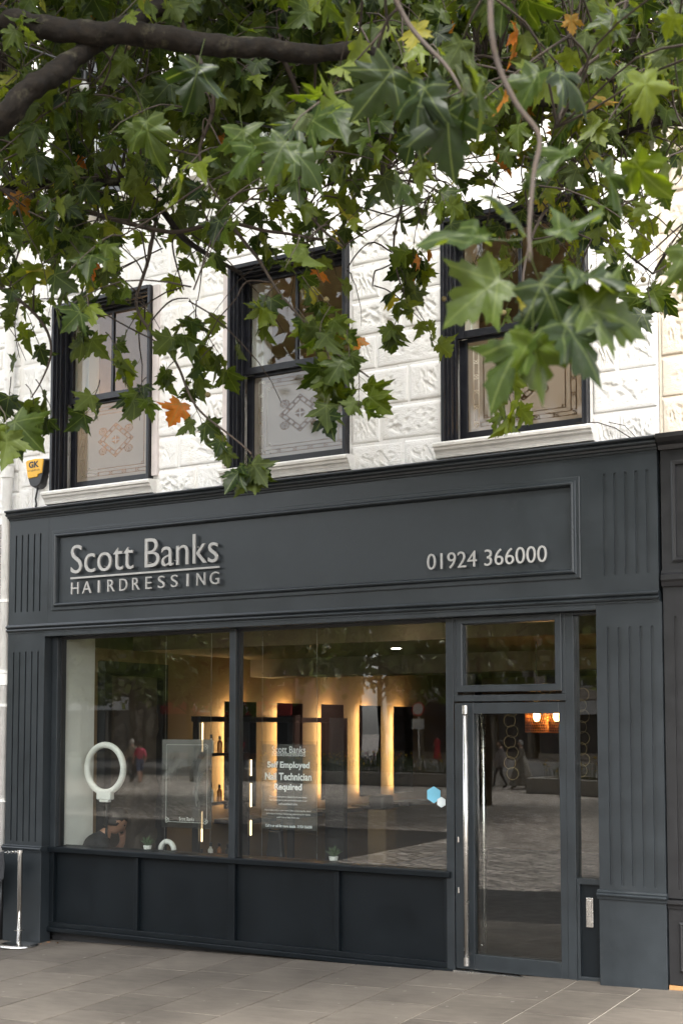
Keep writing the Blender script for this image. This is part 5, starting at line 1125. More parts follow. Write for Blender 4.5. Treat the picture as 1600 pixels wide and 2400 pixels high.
# ------------------------------------------------------------------ the plane tree in front of the facade
def leaf_mat():
    m, t, p = newmat('plane_leaf')
    oi = N(t, 'ShaderNodeObjectInfo'); at_ = N(t, 'ShaderNodeAttribute'); at_.attribute_name = 'tone'
    ad = N(t, 'ShaderNodeMath', operation='ADD'); t.links.new(oi.outputs['Random'], ad.inputs[0]); t.links.new(at_.outputs['Fac'], ad.inputs[1])
    fr_ = N(t, 'ShaderNodeMath', operation='FRACT'); t.links.new(ad.outputs[0], fr_.inputs[0])
    cr = N(t, 'ShaderNodeValToRGB'); el = cr.color_ramp.elements
    el[0].position = 0.0; el[0].color = (0.009, 0.019, 0.003, 1); el[1].position = 1.0; el[1].color = (0.34, 0.10, 0.015, 1)
    for ps, c in ((0.35, (0.022, 0.039, 0.005)), (0.75, (0.045, 0.068, 0.006)), (0.955, (0.090, 0.118, 0.010)), (0.988, (0.20, 0.17, 0.02)), (0.994, (0.24, 0.085, 0.012))):
        x = el.new(ps); x.color = (*c, 1)
    t.links.new(fr_.outputs[0], cr.inputs[0])
    # blotches
    tc = N(t, 'ShaderNodeUVMap'); tc.uv_map = 'leaf'; nz = N(t, 'ShaderNodeTexNoise'); nz.inputs['Scale'].default_value = 4; nz.inputs['Detail'].default_value = 6
    t.links.new(tc.outputs[0], nz.inputs['Vector']); mr = N(t, 'ShaderNodeMapRange'); mr.inputs['From Min'].default_value = .3; mr.inputs['From Max'].default_value = .7; mr.inputs['To Min'].default_value = .78; mr.inputs['To Max'].default_value = 1.25; t.links.new(nz.outputs[0], mr.inputs['Value'])
    mx = N(t, 'ShaderNodeMix', data_type='RGBA', blend_type='MULTIPLY'); mx.inputs['Factor'].default_value = 1; t.links.new(cr.outputs[0], mx.inputs['A']); t.links.new(mr.outputs[0], mx.inputs['B'])
    # veins: midrib and two pairs of main side ribs
    sp = N(t, 'ShaderNodeSeparateXYZ'); t.links.new(tc.outputs[0], sp.inputs[0])
    ab = N(t, 'ShaderNodeMath', operation='ABSOLUTE'); t.links.new(sp.outputs[0], ab.inputs[0])
    prev = ab.outputs[0]
    for ang in (52, 105):
        ca, sa = math.cos(R(ang)), math.sin(R(ang))
        a = N(t, 'ShaderNodeMath', operation='MULTIPLY'); a.inputs[1].default_value = ca; t.links.new(ab.outputs[0], a.inputs[0])
        y_ = N(t, 'ShaderNodeMath', operation='SUBTRACT'); y_.inputs[1].default_value = 0.04; t.links.new(sp.outputs[1], y_.inputs[0])
        b_ = N(t, 'ShaderNodeMath', operation='MULTIPLY'); b_.inputs[1].default_value = sa; t.links.new(y_.outputs[0], b_.inputs[0])
        d = N(t, 'ShaderNodeMath', operation='SUBTRACT'); t.links.new(a.outputs[0], d.inputs[0]); t.links.new(b_.outputs[0], d.inputs[1])
        d2 = N(t, 'ShaderNodeMath', operation='ABSOLUTE'); t.links.new(d.outputs[0], d2.inputs[0])
        mi = N(t, 'ShaderNodeMath', operation='MINIMUM'); t.links.new(prev, mi.inputs[0]); t.links.new(d2.outputs[0], mi.inputs[1]); prev = mi.outputs[0]
    vm = N(t, 'ShaderNodeMapRange'); vm.inputs['From Min'].default_value = 0.006; vm.inputs['From Max'].default_value = 0.020; vm.inputs['To Min'].default_value = 0.55; vm.inputs['To Max'].default_value = 0.0; t.links.new(prev, vm.inputs['Value'])
    mv = N(t, 'ShaderNodeMix', data_type='RGBA'); t.links.new(vm.outputs[0], mv.inputs['Factor']); t.links.new(mx.outputs['Result'], mv.inputs['A']); mv.inputs['B'].default_value = (0.10, 0.13, 0.045, 1)
    # paler matt underside
    ge = N(t, 'ShaderNodeNewGeometry'); mu = N(t, 'ShaderNodeMix', data_type='RGBA'); t.links.new(mv.outputs['Result'], mu.inputs['A'])
    pal = N(t, 'ShaderNodeMix', data_type='RGBA'); pal.inputs['Factor'].default_value = 0.35; t.links.new(mv.outputs['Result'], pal.inputs['A']); pal.inputs['B'].default_value = (0.075, 0.095, 0.026, 1); t.links.new(pal.outputs['Result'], mu.inputs['B']); t.links.new(ge.outputs['Backfacing'], mu.inputs['Factor'])
    t.links.new(mu.outputs['Result'], p.inputs['Base Color'])
    rg_ = N(t, 'ShaderNodeMapRange'); rg_.inputs['To Min'].default_value = 0.46; rg_.inputs['To Max'].default_value = 0.62; t.links.new(ge.outputs['Backfacing'], rg_.inputs['Value']); t.links.new(rg_.outputs[0], p.inputs['Roughness'])
    bp = N(t, 'ShaderNodeBump'); bp.inputs['Strength'].default_value = 0.5; bp.inputs['Distance'].default_value = 0.01; t.links.new(nz.outputs[0], bp.inputs['Height']); t.links.new(bp.outputs[0], p.inputs['Normal']); p.inputs['Specular IOR Level'].default_value = 0.25
    tl = N(t, 'ShaderNodeBsdfTranslucent'); hv = N(t, 'ShaderNodeMix', data_type='RGBA', blend_type='MULTIPLY'); hv.inputs['Factor'].default_value = 1; t.links.new(mu.outputs['Result'], hv.inputs['A']); hv.inputs['B'].default_value = (2.1, 1.9, 0.5, 1); t.links.new(hv.outputs['Result'], tl.inputs['Color'])
    ms = N(t, 'ShaderNodeMixShader'); ms.inputs[0].default_value = 0.52; t.links.new(p.outputs[0], ms.inputs[1]); t.links.new(tl.outputs[0], ms.inputs[2]); t.links.new(ms.outputs[0], t.nodes['Material Output'].inputs['Surface'])
    return m
M['leaf'] = leaf_mat()
HALF = [(0, 0), (.12, -.08), (.26, -.10), (.43, -.07), (.36, .04), (.42, .09), (.31, .17), (.45, .22), (.55, .28), (.52, .335), (.75, .50), (.53, .48), (.50, .54), (.36, .48), (.23, .47), (.33, .60), (.30, .68), (.205, .69), (.22, .80), (.12, .83), (0, 1.06)]
def leaf_arrays(seed, rings=1):
    rs = random.Random(seed); jit = lambda s_: rs.uniform(-s_, s_)
    right = [(x*(1+jit(.08)), y+jit(.02)) for x, y in HALF]; left = [(-x*(1+jit(.08)), y+jit(.02)) for x, y in HALF[1:-1]][::-1]
    right[0] = (0, 0); right[-1] = (jit(.03), 1.02+jit(.08))
    outl = right+left; n = len(outl); c = (0, .22)
    fold, droop, cup, tw = rs.uniform(-.15, .45), rs.uniform(0, .85), rs.uniform(-.45, .45), jit(.6)
    ph_, wv = rs.uniform(0, 6.28), rs.uniform(.03, .11)
    def zf(x, y):
        r_ = math.hypot(x, y-.22); th = math.atan2(x, y-.22)
        return fold*abs(x)-droop*max(0, y)**2*.6-cup*x*x+tw*x*y+wv*math.sin(5*th+ph_)*r_*1.6-.25*droop*r_*r_
    V = [(c[0], c[1], zf(*c))]
    for k in range(1, rings+1):
        f = k/rings
        for x, y in outl: X, Y = c[0]+(x-c[0])*f, c[1]+(y-c[1])*f; V.append((X, Y, zf(X, Y)))
    T = [(0, 1+i, 1+(i+1) % n) for i in range(n)]
    for k in range(rings-1):
        a, b = 1+k*n, 1+(k+1)*n
        for i in range(n): j = (i+1) % n; T += [(a+i, b+i, b+j), (a+i, b+j, a+j)]
    uv = [(x, y) for x, y, z in V]
    # stalk
    b = len(V); L_ = rs.uniform(.30, .50)
    for q, (yy, zz) in enumerate(((0, 0), (-L_*.55, .03), (-L_, .10))):
        for k in range(3): a = 2.094*k; V.append((.012*math.cos(a), yy, zz+.012*math.sin(a)+(zf(0, 0) if q == 0 else 0))); uv.append((0.0, 0.0))
    for q in range(2):
        for k in range(3): i0, i1 = b+q*3+k, b+q*3+(k+1) % 3; T += [(i0, i1, i1+3), (i0, i1+3, i0+3)]
    V = np.array(V); V[:, 1] += L_; V[:, 2] -= .10      # origin at the stalk's foot
    uv = np.array(uv); return V, np.array(T), uv
LV = [leaf_arrays(50+i) for i in range(14)]; LVF = [leaf_arrays(80+i, 4) for i in range(8)]
def leaf_mesh(arr, tone):
    V, T, uv = arr; me = bpy.data.meshes.new('leaf'); me.from_pydata(V.tolist(), [], T.tolist()); me.materials.append(M['leaf'])
    u = me.uv_layers.new(name='leaf'); li = np.empty(len(me.loops), dtype=np.int32); me.loops.foreach_get('vertex_index', li); u.data.foreach_set('uv', uv[li].astype(np.float32).ravel())
    a = me.attributes.new('tone', 'FLOAT', 'POINT'); a.data.foreach_set('value', np.full(len(V), tone, dtype=np.float32)); me.polygons.foreach_set('use_smooth', [True]*len(me.polygons)); me.update(); return me
LM = [leaf_mesh(a, 0.0) for a in LV]; LMF = [leaf_mesh(a, 0.0) for a in LVF]
LEAVES = []            # (matrix 4x4, variant, fine?, tone or None, depth)
def add_leaf(foot, tip, nrm, size, fine=False, tone=None, var=None):
    t_ = Vector(tip).normalized(); n_ = Vector(nrm); n_ = (n_-t_*n_.dot(t_))
    if n_.length < 1e-3: n_ = t_.orthogonal()
    n_.normalize(); s_ = t_.cross(n_)
    mtx = Matrix(((s_.x*size, t_.x*size, n_.x*size, foot[0]), (s_.y*size, t_.y*size, n_.y*size, foot[1]), (s_.z*size, t_.z*size, n_.z*size, foot[2]), (0, 0, 0, 1)))
    LEAVES.append((mtx, var if var is not None else random.randrange(len(LVF if fine else LV)), fine, tone, (Vector(foot)-CAM).dot(fw)))

tree = thing('plane_tree', (3.6, -9.6, zg(3.6, -9.6)), 'plane tree with leafy branches overhanging the front of the shop', 'tree')
TRUNK = [(3.6, -9.6, zg(3.6, -9.6)-.1), (3.6, -9.55, 1.2), (3.62, -9.4, 2.4), (3.66, -9.1, 3.4), (3.7, -8.6, 4.2)]
BR = []       # sampled branch points (Vector, radius)
TW = MB()
def spline(pts, n=6):
    P_ = [Vector(p_) for p_ in pts]; out = []
    for i in range(len(P_)-1):
        p0, p1, p2, p3 = P_[max(i-1, 0)], P_[i], P_[i+1], P_[min(i+2, len(P_)-1)]
        for k in range(n):
            t_ = k/n; out.append(0.5*((2*p1)+(p2-p0)*t_+(2*p0-5*p1+4*p2-p3)*t_*t_+(3*p1-p0-3*p2+p3)*t_**3))
    out.append(P_[-1]); return out
def wob(pts, a):
    return [p_+Vector((noise.noise(p_*3.1), noise.noise(p_*3.1+Vector((9, 0, 0))), noise.noise(p_*3.1+Vector((0, 9, 0)))))*a for p_ in pts]
def branch(px, r0, r1, seg=10, obj=True, knots=True, name='branch'):
    pts = wob(spline([q if isinstance(q, Vector) else at(*q) for q in px], 6), 0.03 if r0 > .02 else 0.022)
    rad_ = [r0+(r1-r0)*(i/(len(pts)-1))**.8 for i in range(len(pts))]
    if r0 > .02: rad_ = [q*(1+.10*noise.noise(p_*7)) for q, p_ in zip(rad_, pts)]
    for p_, q in zip(pts, rad_): BR.append((p_, q))
    if obj:
        mbb = MB(); pf = spline(pts, 4) if r0 > .05 else pts; rf = np.interp(np.linspace(0, 1, len(pf)), np.linspace(0, 1, len(rad_)), rad_).tolist(); mbb.tube(pf, rf, seg)
        if r0 > .05:      # furrows, burrs and flaking plates in the bark
            nv = []
            for k, v_ in enumerate(mbb.v):
                c_ = pf[min(k//seg, len(pf)-1)]; q = Vector(v_); dv = q-c_; a_ = noise.fractal(q*14, 1.0, 2.0, 4)*.24+noise.noise(q*5)*.20+max(0, noise.noise(q*2.3+Vector((4, 4, 4)))-.25)*.7
                nv.append(tuple(c_+dv*(1+a_)))
            mbb.v = nv
        mbb.build(name, M['bark'] if r0 > .02 else M['twig'], tree, smooth=True)
    else: TW.tube(pts, rad_, 5)
    return pts
MB().tube(spline(TRUNK, 5), [.21, .20, .19, .185, .18, .175, .17, .165, .16, .155, .15, .145, .14, .135, .13, .13, .125, .12, .12, .115, .11], 16).build('trunk', M['bark'], tree, smooth=True)
end = Vector(TRUNK[-1])
b1 = branch([end, Vector((3.75, -7.0, 5.0)), (-160, 60, 5.9), (0, 40, 5.5), (200, 72, 5.4), (400, 78, 5.4), (560, 114, 5.4), (700, 127, 5.4), (830, 120, 5.4), (890, 168, 5.5), (1010, 200, 5.7), (1200, 220, 6.2), (1420, 265, 6.8), (1680, 290, 7.2)], .066, .018, 28)
branch([end, Vector((3.7, -6.8, 4.5)), (-260, 430, 5.6), (-70, 320, 5.4), (0, 262, 5.3), (55, 212, 5.3), (140, 160, 5.35), (240, 78, 5.5), (410, -10, 5.7), (560, -160, 5.9)], .070, .034, 28)
branch([(-260, 430, 5.7), (-90, 450, 6.4), (40, 440, 6.9), (150, 432, 6.9), (290, 430, 6.8), (375, 478, 6.8), (430, 560, 6.7), (480, 600, 6.6), (560, 640, 6.5)], .036, .010)
branch([(-60, 420, 6.6), (100, 480, 6.6), (220, 500, 6.6), (400, 545, 6.6), (520, 525, 6.5), (640, 545, 6.4), (760, 560, 6.4)], .018, .007, 8)
branch([(980, 195, 6.3), (985, 330, 6.5), (940, 480, 6.6), (925, 600, 6.7), (950, 700, 6.7)], .010, .004, 7)
branch([(655, 125, 6.2), (700, 245, 6.3), (712, 320, 6.3), (700, 390, 6.3), (728, 505, 6.3), (800, 580, 6.2)], .014, .006, 8)
branch([(540, 535, 6.5), (600, 600, 6.3), (660, 690, 6.2), (730, 770, 6.1), (790, 830, 6.1), (860, 880, 6.0)], .010, .004, 7)
branch([(375, 478, 6.8), (350, 600, 6.6), (320, 720, 6.5), (400, 830, 6.4), (455, 950, 6.3), (530, 1010, 6.2), (590, 1065, 6.1)], .011, .004, 7)
branch([(1160, -80, 2.95), (1163, 60, 2.9), (1178, 150, 2.9), (1215, 235, 2.88), (1270, 312, 2.85), (1256, 400, 2.8), (1240, 520, 2.75), (1245, 600, 2.72)], .0078, .0045, 8)
branch([(1680, 285, 6.8), (1530, 285, 6.7), (1400, 330, 6.6), (1330, 420, 6.5), (1440, 560, 6.4), (1530, 640, 6.3)], .022, .005, 8)
branch([(1680, 90, 5.8), (1530, 150, 5.9), (1440, 185, 6.0), (1340, 160, 6.1), (1250, 175, 6.2), (1130, 130, 6.2), (1040, 150, 6.3), (950, 190, 6.3)], .013, .006, 8)
branch([(1330, 420, 6.5), (1260, 520, 6.2), (1225, 640, 6.0), (1222, 760, 5.9), (1195, 880, 5.8), (1205, 960, 5.8)], .010, .003, 7)
branch([(-60, 640, 6.6), (40, 700, 6.6), (100, 760, 6.6), (118, 820, 6.6), (95, 890, 6.6), (75, 930, 6.6)], .012, .003, 7)
branch([(1480, -60, 4.6), (1440, 90, 4.6), (1350, 180, 4.6), (1300, 300, 4.5)], .010, .004, 7)
branch([(900, -60, 3.6), (960, 60, 3.6), (1040, 150, 3.5), (1080, 230, 3.4)], .009, .004, 7)
branch([(350, -150, 5.6), (430, 60, 5.7), (500, 230, 5.7), (470, 360, 5.8), (520, 470, 5.8)], .016, .005, 8)
branch([(-60, 180, 7.4), (160, 260, 7.6), (380, 330, 7.8), (620, 400, 8.0), (900, 420, 8.0)], .020, .006, 8)

DENS = [[1, 1, 1, 1, 1, 1, 1, 1], [.80, .92, 1, 1, 1, 1, .95, .9], [.72, .80, .95, 1, .95, .88, .88, .75], [.78, .75, .82, .85, .72, .48, .68, .58], [.88, .82, .80, .72, .42, .22, .60, .5], [.82, .74, .55, .55, .36, .24, .36, .40], [.74, .42, .14, .22, .08, .10, .26, .14], [.36, .16, .06, .08, .02, 0, 0, 0], [.12, .08, .03, .0, 0, 0, 0, 0], [.02, 0, 0, 0, 0, 0, 0, 0]]
def dens(u, v):
    c = min(7.0, max(0.0, u/1600*8-.5)); r_ = min(9.0, max(0.0, v/102-.5)); i, j = int(c), int(r_); fc, fr2_ = c-i, r_-j; i2, j2 = min(7, i+1), min(9, j+1)
    if v > 1010: return 0
    return (DENS[j][i]*(1-fc)+DENS[j][i2]*fc)*(1-fr2_)+(DENS[j2][i]*(1-fc)+DENS[j2][i2]*fc)*fr2_
UP = Vector((0, 0, 1))
def rand_dir(): 
    a = random.uniform(0, 6.283); return Vector((math.cos(a), math.sin(a), 0))
def shoot(start, d0, length, nleaf, size, test=True, connect=True, r0=.0045, keep=1.0, back=.35):
    """a leafy twig: drooping axis, alternate leaves, blades hanging outward"""
    pts = [Vector(start)]; d = Vector(d0).normalized(); n = 6
    for k in range(n):
        d = (d+Vector((0, 0, -.16))+rand_dir()*.16).normalized(); pts.append(pts[-1]+d*length/n)
    TW.tube(pts, [r0+(0.0016-r0)*k/n for k in range(n+1)], 4)
    if connect and BR:
        q = min(BR, key=lambda b_: (b_[0]-pts[0]).length_squared)
        if (q[0]-pts[0]).length < 1.6:
            mid = (q[0]+pts[0])/2+Vector((random.uniform(-.06, .06), random.uniform(-.06, .06), random.uniform(0, .10))); TW.tube(wob(spline([q[0], mid, pts[0]], 4), .035), [min(.007, q[1]*.8)]+[.0045]*6+[.004]*2, 4)
    side = 1
    for k in range(nleaf):
        f = .15+.85*(k+.5)/nleaf; x = f*n; i = min(n-1, int(x)); p_ = pts[i].lerp(pts[i+1], x-i); ax = (pts[i+1]-pts[i]).normalized()
        lat = ax.cross(UP); lat = lat.normalized() if lat.length > .05 else rand_dir(); side = -side
        tip = (ax*.5+lat*side*random.uniform(.3, 1.0)+rand_dir()*.35-UP*random.uniform(.25, 1.1)).normalized()
        nrm = (UP*random.uniform(.1, 1.0)+rand_dir()*.9-fw*random.uniform(0, .7))
        if random.random() > keep: continue
        sz = size*random.uniform(.62, 1.22)*(1-.25*abs(f-.5))
        c = p_+tip*sz*.9; u, v, dd = px_of(c)
        if test and (random.random() > dens(u, v) or (hides_limb(u, v, dd) and random.random() < .22)): continue
        add_leaf(p_, tip, nrm, sz)
LIMB = [(px_of(p_), r_) for p_, r_ in BR[:140] if r_ > .03 and px_of(p_)[2] > 1]
def hides_limb(u, v, d):
    for (a, b, z_), r_ in LIMB:
        if d < z_+.05 and a < 900 and abs(a-u) < 60 and math.hypot(a-u, b-v) < 50+r_*F_PX/z_: return True
    return False
rs_state = random.getstate(); random.seed(21)
for _ in range(1150):
    u, v = random.uniform(-120, 1720), random.uniform(-230, 830); 
    if random.random() > dens(u, v+60)+.03: continue
    d = random.choice((random.uniform(5.6, 7.0), random.uniform(6.2, 8.8)))
    if u > 800 and random.random() < .10 and v < 300: d = random.uniform(3.8, 5.0)
    shoot(at(u, v-60, d), rand_dir()*.8+Vector((0, 0, random.uniform(-.5, .25))), random.uniform(.35, .75), random.randint(5, 8), .118)
for _ in range(260):          # denser shaded interior of the crown along the top
    u, v, d = random.uniform(-120, 1720), random.uniform(-240, 170), random.uniform(6.4, 9.0)
    shoot(at(u, v, d), rand_dir()*.8+Vector((0, 0, random.uniform(-.5, .25))), random.uniform(.35, .75), random.randint(5, 8), .125)
# hanging sprays that the picture shows singly
def spray(pts, n_shoot, size, length=.32, nl=5, spread=.6, keep=1.0):
    sp_pts = spline([at(*q) for q in pts], 5)
    for k in range(n_shoot):
        p_ = sp_pts[int((k+.5)/n_shoot*(len(sp_pts)-1))]
        shoot(p_, rand_dir()*spread+Vector((0, 0, -.5)), length*random.uniform(.5, 1.1), nl, size, test=False, connect=False, r0=.003, keep=keep)
spray([(640, 640, 6.2), (730, 770, 6.1), (790, 830, 6.1), (860, 880, 6.0)], 6, 0.129, .28, 5)
spray([(700, 640, 6.2), (760, 700, 6.1), (830, 780, 6.1)], 4, 0.129, .3, 4)
spray([(440, 690, 6.5), (470, 760, 6.4), (520, 830, 6.4)], 4, 0.129, .30, 5)
spray([(400, 830, 6.4), (455, 950, 6.3), (530, 1010, 6.2)], 3, 0.112, .14, 3)
spray([(575, 1050, 6.1), (592, 1068, 6.1)], 2, 0.133, .12, 4, .4)
spray([(225, 890, 6.4), (290, 890, 6.4), (370, 880, 6.4)], 3, 0.129, .18, 3)
spray([(925, 600, 6.7), (950, 690, 6.7), (985, 730, 6.7)], 4, 0.112, .2, 4)
spray([(1000, 560, 6.8), (960, 600, 6.8)], 3, 0.120, .2, 4)
spray([(1222, 760, 5.9), (1195, 880, 5.8), (1210, 930, 5.8)], 4, 0.133, .2, 4, .7)
spray([(1440, 560, 6.4), (1500, 620, 6.3), (1535, 650, 6.3)], 4, 0.129, .22, 4)
spray([(20, 880, 6.6), (60, 900, 6.6), (95, 880, 6.6)], 3, 0.138, .2, 3)
spray([(0, 950, 5.2), (-20, 930, 5.2)], 2, 0.146, .12, 3)
spray([(150, 720, 6.5), (220, 760, 6.5), (280, 800, 6.5)], 2, 0.129, .22, 4)
# the big near leaves, placed one by one: (u, v of stalk foot, depth, tip direction in view (right, up), facing, length m, tone)
def near(u, v, d, tr_, tu_, tz, nf, size, tone, var):
    foot = at(u, v, d); tip = rt*tr_+upv*tu_+fw*tz; nrm = -fw*nf[0]+upv*nf[1]+rt*nf[2]
    add_leaf(foot, tip, nrm, size, True, tone, var)
for a in ((1225, 560, 2.72, -.95, .25, .1, (.5, .8, -.2), .150, .30, 0), (1240, 560, 2.75, -.25, .9, .3, (.3, .5, .6), .115, .10, 1), (1245, 570, 2.7, .75, .5, .2, (.3, .8, .2), .135, .35, 2), (1235, 600, 2.7, -.8, -.55, .1, (.4, .5, .6), .150, .62, 3),
          (1240, 590, 2.66, .45, -.85, .1, (.7, .6, -.2), .155, .05, 4), (1290, 690, 2.6, .55, -.75, .0, (.8, .5, .2), .150, .12, 5), (1310, 700, 2.62, .98, -.15, .1, (.8, .3, -.3), .155, .66, 6), (1280, 700, 2.62, -.60, -.80, .1, (.5, .4, -.7), .165, .40, 7),
          (1265, 640, 2.66, .9, .05, -.1, (.5, .9, .1), .145, .15, 0), (1250, 700, 2.6, .15, -1, .1, (.9, .3, .4), .140, .70, 2),
          (1010, 130, 3.4, -.35, -.9, .1, (.7, .3, -.5), .170, .02, 1), (1040, 170, 3.4, .05, -1, .1, (.8, .1, -.3), .185, .03, 3), (960, 110, 3.5, -.6, -.75, .1, (.7, .2, .4), .165, .10, 4), (1080, 120, 3.4, .35, -.9, .0, (.4, .3, .9), .165, .30, 6), (1110, 100, 3.3, .25, -.95, .0, (.3, .4, .9), .160, .5, 7),
          (1400, 330, 3.3, .45, -.85, .0, (.6, .6, .5), .150, .32, 5), (1390, 300, 3.3, -.55, -.35, .1, (.5, .9, 0), .135, .36, 2), (1440, 320, 3.3, .5, -.8, 0, (.3, .4, -.9), .140, .72, 0), (1500, 130, 3.4, .3, -.95, 0, (.9, .2, .3), .120, .93, 6),
          (1290, 110, 3.4, -.4, -.6, .1, (.4, .9, .3), .135, .34, 3), (1270, 130, 3.4, .8, -.5, 0, (.5, .7, -.4), .130, .05, 1), (1595, 520, 3.0, .35, -.85, .1, (.9, .2, .3), .140, .60, 4),
          (640, 300, 4.2, -.7, -.5, .1, (.5, .8, .2), .16, .33, 5), (660, 320, 4.2, .7, -.6, 0, (.5, .7, -.4), .15, .36, 6), (560, 240, 4.4, .2, -1, 0, (.9, .2, .3), .17, .45, 7), (480, 90, 4.4, -.2, -1, 0, (.8, .1, .4), .17, .02, 0), (330, 230, 4.6, .1, -1, .1, (.8, .2, -.4), .17, .5, 1)):
    near(*a)
random.setstate(rs_state)
# dead curled leaves hanging in the crown
for (u, v, d, s_) in ((1195, 700, 5.9, .11), (250, 610, 6.3, .10), (497, 575, 6.2, .10), (985, 30, 3.9, .09), (390, 850, 6.4, .09), (1232, 380, 2.9, .06), (1210, 670, 2.7, .06)):
    add_leaf(at(u, v, d), (random.uniform(-.3, .3), random.uniform(-.3, .3), -1), rand_dir(), s_, True, .985)
# the 300 leaves that show largest are parts, the rest one mass
vis = []
for i, (mtx, var, fine, tone, dd) in enumerate(LEAVES):
    c = mtx @ Vector((0, .9, 0)); u, v, z_ = px_of(c)
    inside = -60 < u < 1660 and -60 < v < 2400
    size = mtx.to_scale().x/max(z_, .5); vis.append((0 if inside else 1, -size, i))
vis.sort(); top = {i for _, _, i in vis[:300]}
VA, TA, UA, NA = [], [], [], []; base = 0
for i, (mtx, var, fine, tone, dd) in enumerate(LEAVES):
    if i in top:
        me = (LMF if fine else LM)[var]
        if tone is not None: me = leaf_mesh(LVF[var] if fine else LV[var], 0.0); 
        o = bpy.data.objects.new('leaf', me); o.matrix_world = mtx; COL.objects.link(o); o.parent = tree; o.matrix_parent_inverse = Matrix.Translation(-wloc(tree))
        if tone is not None:   # a chosen colour: its own copy of the leaf colour with a fixed tone
            key = 'plane_leaf_%02d' % int(tone*100)
            m2 = bpy.data.materials.get(key)
            if m2 is None:
                m2 = M['leaf'].copy(); m2.name = key
                nt2 = m2.node_tree
                for n_ in nt2.nodes:
                    if n_.type == 'BSDF_PRINCIPLED' and dd < 3.6: n_.inputs['Specular IOR Level'].default_value = 0.42
                    if n_.type == 'VALTORGB':
                        for l in list(n_.inputs[0].links): nt2.links.remove(l)
                        n_.inputs[0].default_value = tone
            me.materials.clear(); me.materials.append(m2)
    else:
        V, T, uv = (LVF if fine else LV)[var]; mm_ = np.array(mtx); VA.append(V@mm_[:3, :3].T+mm_[:3, 3]); TA.append(T+base); UA.append(uv); NA.append(np.full(len(V), tone if tone is not None else random.random())); base += len(V)
VA = np.concatenate(VA); TA = np.concatenate(TA); UA = np.concatenate(UA); NA = np.concatenate(NA)
me = bpy.data.meshes.new('foliage'); me.from_pydata(VA.tolist(), [], TA.tolist()); me.materials.append(M['leaf'])
ul = me.uv_layers.new(name='leaf'); li = np.empty(len(me.loops), dtype=np.int32); me.loops.foreach_get('vertex_index', li); ul.data.foreach_set('uv', UA[li].astype(np.float32).ravel())
a_ = me.attributes.new('tone', 'FLOAT', 'POINT'); a_.data.foreach_set('value', NA.astype(np.float32)); me.polygons.foreach_set('use_smooth', [True]*len(me.polygons)); me.update()
tag(link(bpy.data.objects.new('foliage', me), tree), kind='stuff')
tag(TW.build('twigs', M['twig'], tree, smooth=True), kind='stuff')
print('LEAVES', len(LEAVES), 'tris', len(TA))
# upper crown, above the frame: shades the street and shows in the window glass
r2 = np.random.default_rng(77); nc = 150; c = r2.normal(size=(nc, 3)); c /= np.linalg.norm(c, axis=1)[:, None]; c *= (r2.uniform(.1, 1, nc)**.4)[:, None]
c = c*np.array([5.5, 4.6, 2.9])+np.array([2.6, -6.6, 9.2]); nl_ = 15000; ci = r2.integers(0, nc, nl_); P_ = c[ci]+r2.normal(size=(nl_, 3))*np.array([.5, .5, .38])
Rl = P_-np.array(CAM); zz = Rl@np.array(fw); uu = CX+F_PX*(Rl@np.array(rt))/np.maximum(zz, .1); vv = CY-F_PX*(Rl@np.array(upv))/np.maximum(zz, .1)
ok = ((zz < .1) | (vv < -60) | (uu < -120) | (uu > 1720)) & (P_[:, 1] < -1.6) & (P_[:, 2] > 4.5); P_ = P_[ok]; ci = ci[ok]; nl_ = len(P_)
A_ = r2.normal(size=(nl_, 3)); A_ /= np.linalg.norm(A_, axis=1)[:, None]; B2 = np.cross(A_, r2.normal(size=(nl_, 3))); B2 /= np.linalg.norm(B2, axis=1)[:, None]; s_ = r2.uniform(.08, .13, nl_)[:, None]
V = np.stack([P_-A_*s_, P_-B2*s_*.8, P_+A_*s_, P_+B2*s_*.8], 1).reshape(-1, 3)
me = bpy.data.meshes.new('upper_crown'); me.from_pydata(V.tolist(), [], np.arange(nl_*4).reshape(-1, 4).tolist()); me.materials.append(M['leafy'])
a_ = me.attributes.new('tone', 'FLOAT', 'POINT'); a_.data.foreach_set('value', np.repeat(r2.random(nl_), 4).astype(np.float32)); me.update()
tag(link(bpy.data.objects.new('upper_crown', me), tree), kind='stuff')
MB().tube(spline([TRUNK[-1], (3.4, -8.2, 6.2), (3.0, -7.6, 8.2), (2.8, -7.2, 10.5)], 5), [.12]*6+[.10]*5+[.06]*5, 12).build('branch', M['bark'], tree, smooth=True)
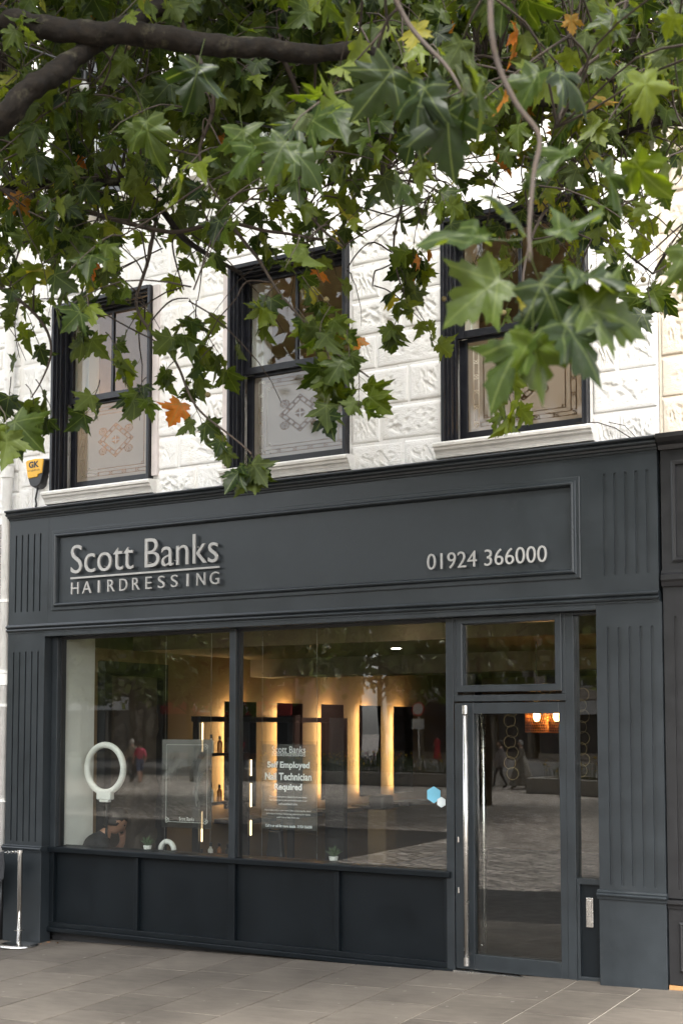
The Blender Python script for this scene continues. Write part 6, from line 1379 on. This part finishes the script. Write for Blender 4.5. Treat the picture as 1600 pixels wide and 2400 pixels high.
# seed balls
sbm = MB(); bm = bmesh.new(); bmesh.ops.create_icosphere(bm, subdivisions=2, radius=.0145)
for v_ in bm.verts: v_.co *= 1+.10*noise.noise(v_.co*260)
sme = bpy.data.meshes.new('seed_ball'); bm.to_mesh(sme); bm.free(); sme.materials.append(mat('seed_ball', (.11, .085, .03), .8, var=.3, scale=200, bump=.6, bscale=300))
for u, v, d in ((727, 620, 6.1), (764, 702, 6.1), (812, 815, 6.1), (487, 925, 6.3), (773, 840, 6.1), (1507, 655, 6.3), (1553, 420, 6.3), (1180, 733, 5.9), (1172, 880, 5.8), (300, 110, 6.0), (712, 295, 6.3), (580, 410, 6.3), (1040, 700, 6.6), (160, 260, 6.4), (925, 545, 6.7)):
    o = bpy.data.objects.new('seed_ball', sme); o.location = at(u, v, d); link(o, tree)
# festoon lights strung through the branches
fs = thing('festoon_lights', (3.2, -4.2, 5.0), 'black festoon cable with small clear bulbs strung through the branches', 'string lights')
cab = spline([at(-80, 60, 6.0), at(120, 130, 6.0), at(200, 168, 6.0), at(330, 235, 6.2), at(560, 285, 6.4), at(724, 306, 6.5), at(900, 310, 6.6), at(1090, 290, 6.7), at(1300, 240, 6.8), at(1680, 130, 7.0)], 6)
MB().tube(cab, .0055, 6).build('cable', M['blkpl'], fs, smooth=True)
M['bulbg'] = mat('bulb_glass', (.55, .55, .52), .15, var=.05)
for u, v, d in ((198, 168, 6.0), (726, 306, 6.5)):
    p_ = at(u, v, d); mb = MB().lathe([(.014, -.045), (.016, 0), (.012, .004)], p_, 12); mb.build('lamp_holder', M['blkpl'], fs)
    MB().lathe([(.010, -.046), (.020, -.060), (.023, -.075), (.018, -.090), (.004, -.098)], p_, 14).build('bulb', M['bulbg'], fs, smooth=True)
# fallen leaves
for k, (x, y) in enumerate(((0.52, 0.02), (0.57, -0.03), (0.50, -0.06), (0.61, 0.05))):
    me = leaf_mesh(LV[k], 0.0); me.materials.clear(); me.materials.append(M['dead']); o = bpy.data.objects.new('fallen_leaf', me); o.scale = (.05,)*3; o.location = (x, y, zg(x, y)+.008); o.rotation_euler = (random.uniform(-.3, .3), random.uniform(-.3, .3), random.uniform(0, 6)); COL.objects.link(o)
    tag(o, 'small dry brown leaf on the paving by the '+('left pilaster' if x < 1 else 'middle of the stall riser'), 'leaf', 'fallen leaves by the '+('left pilaster' if x < 1 else 'stall riser'))
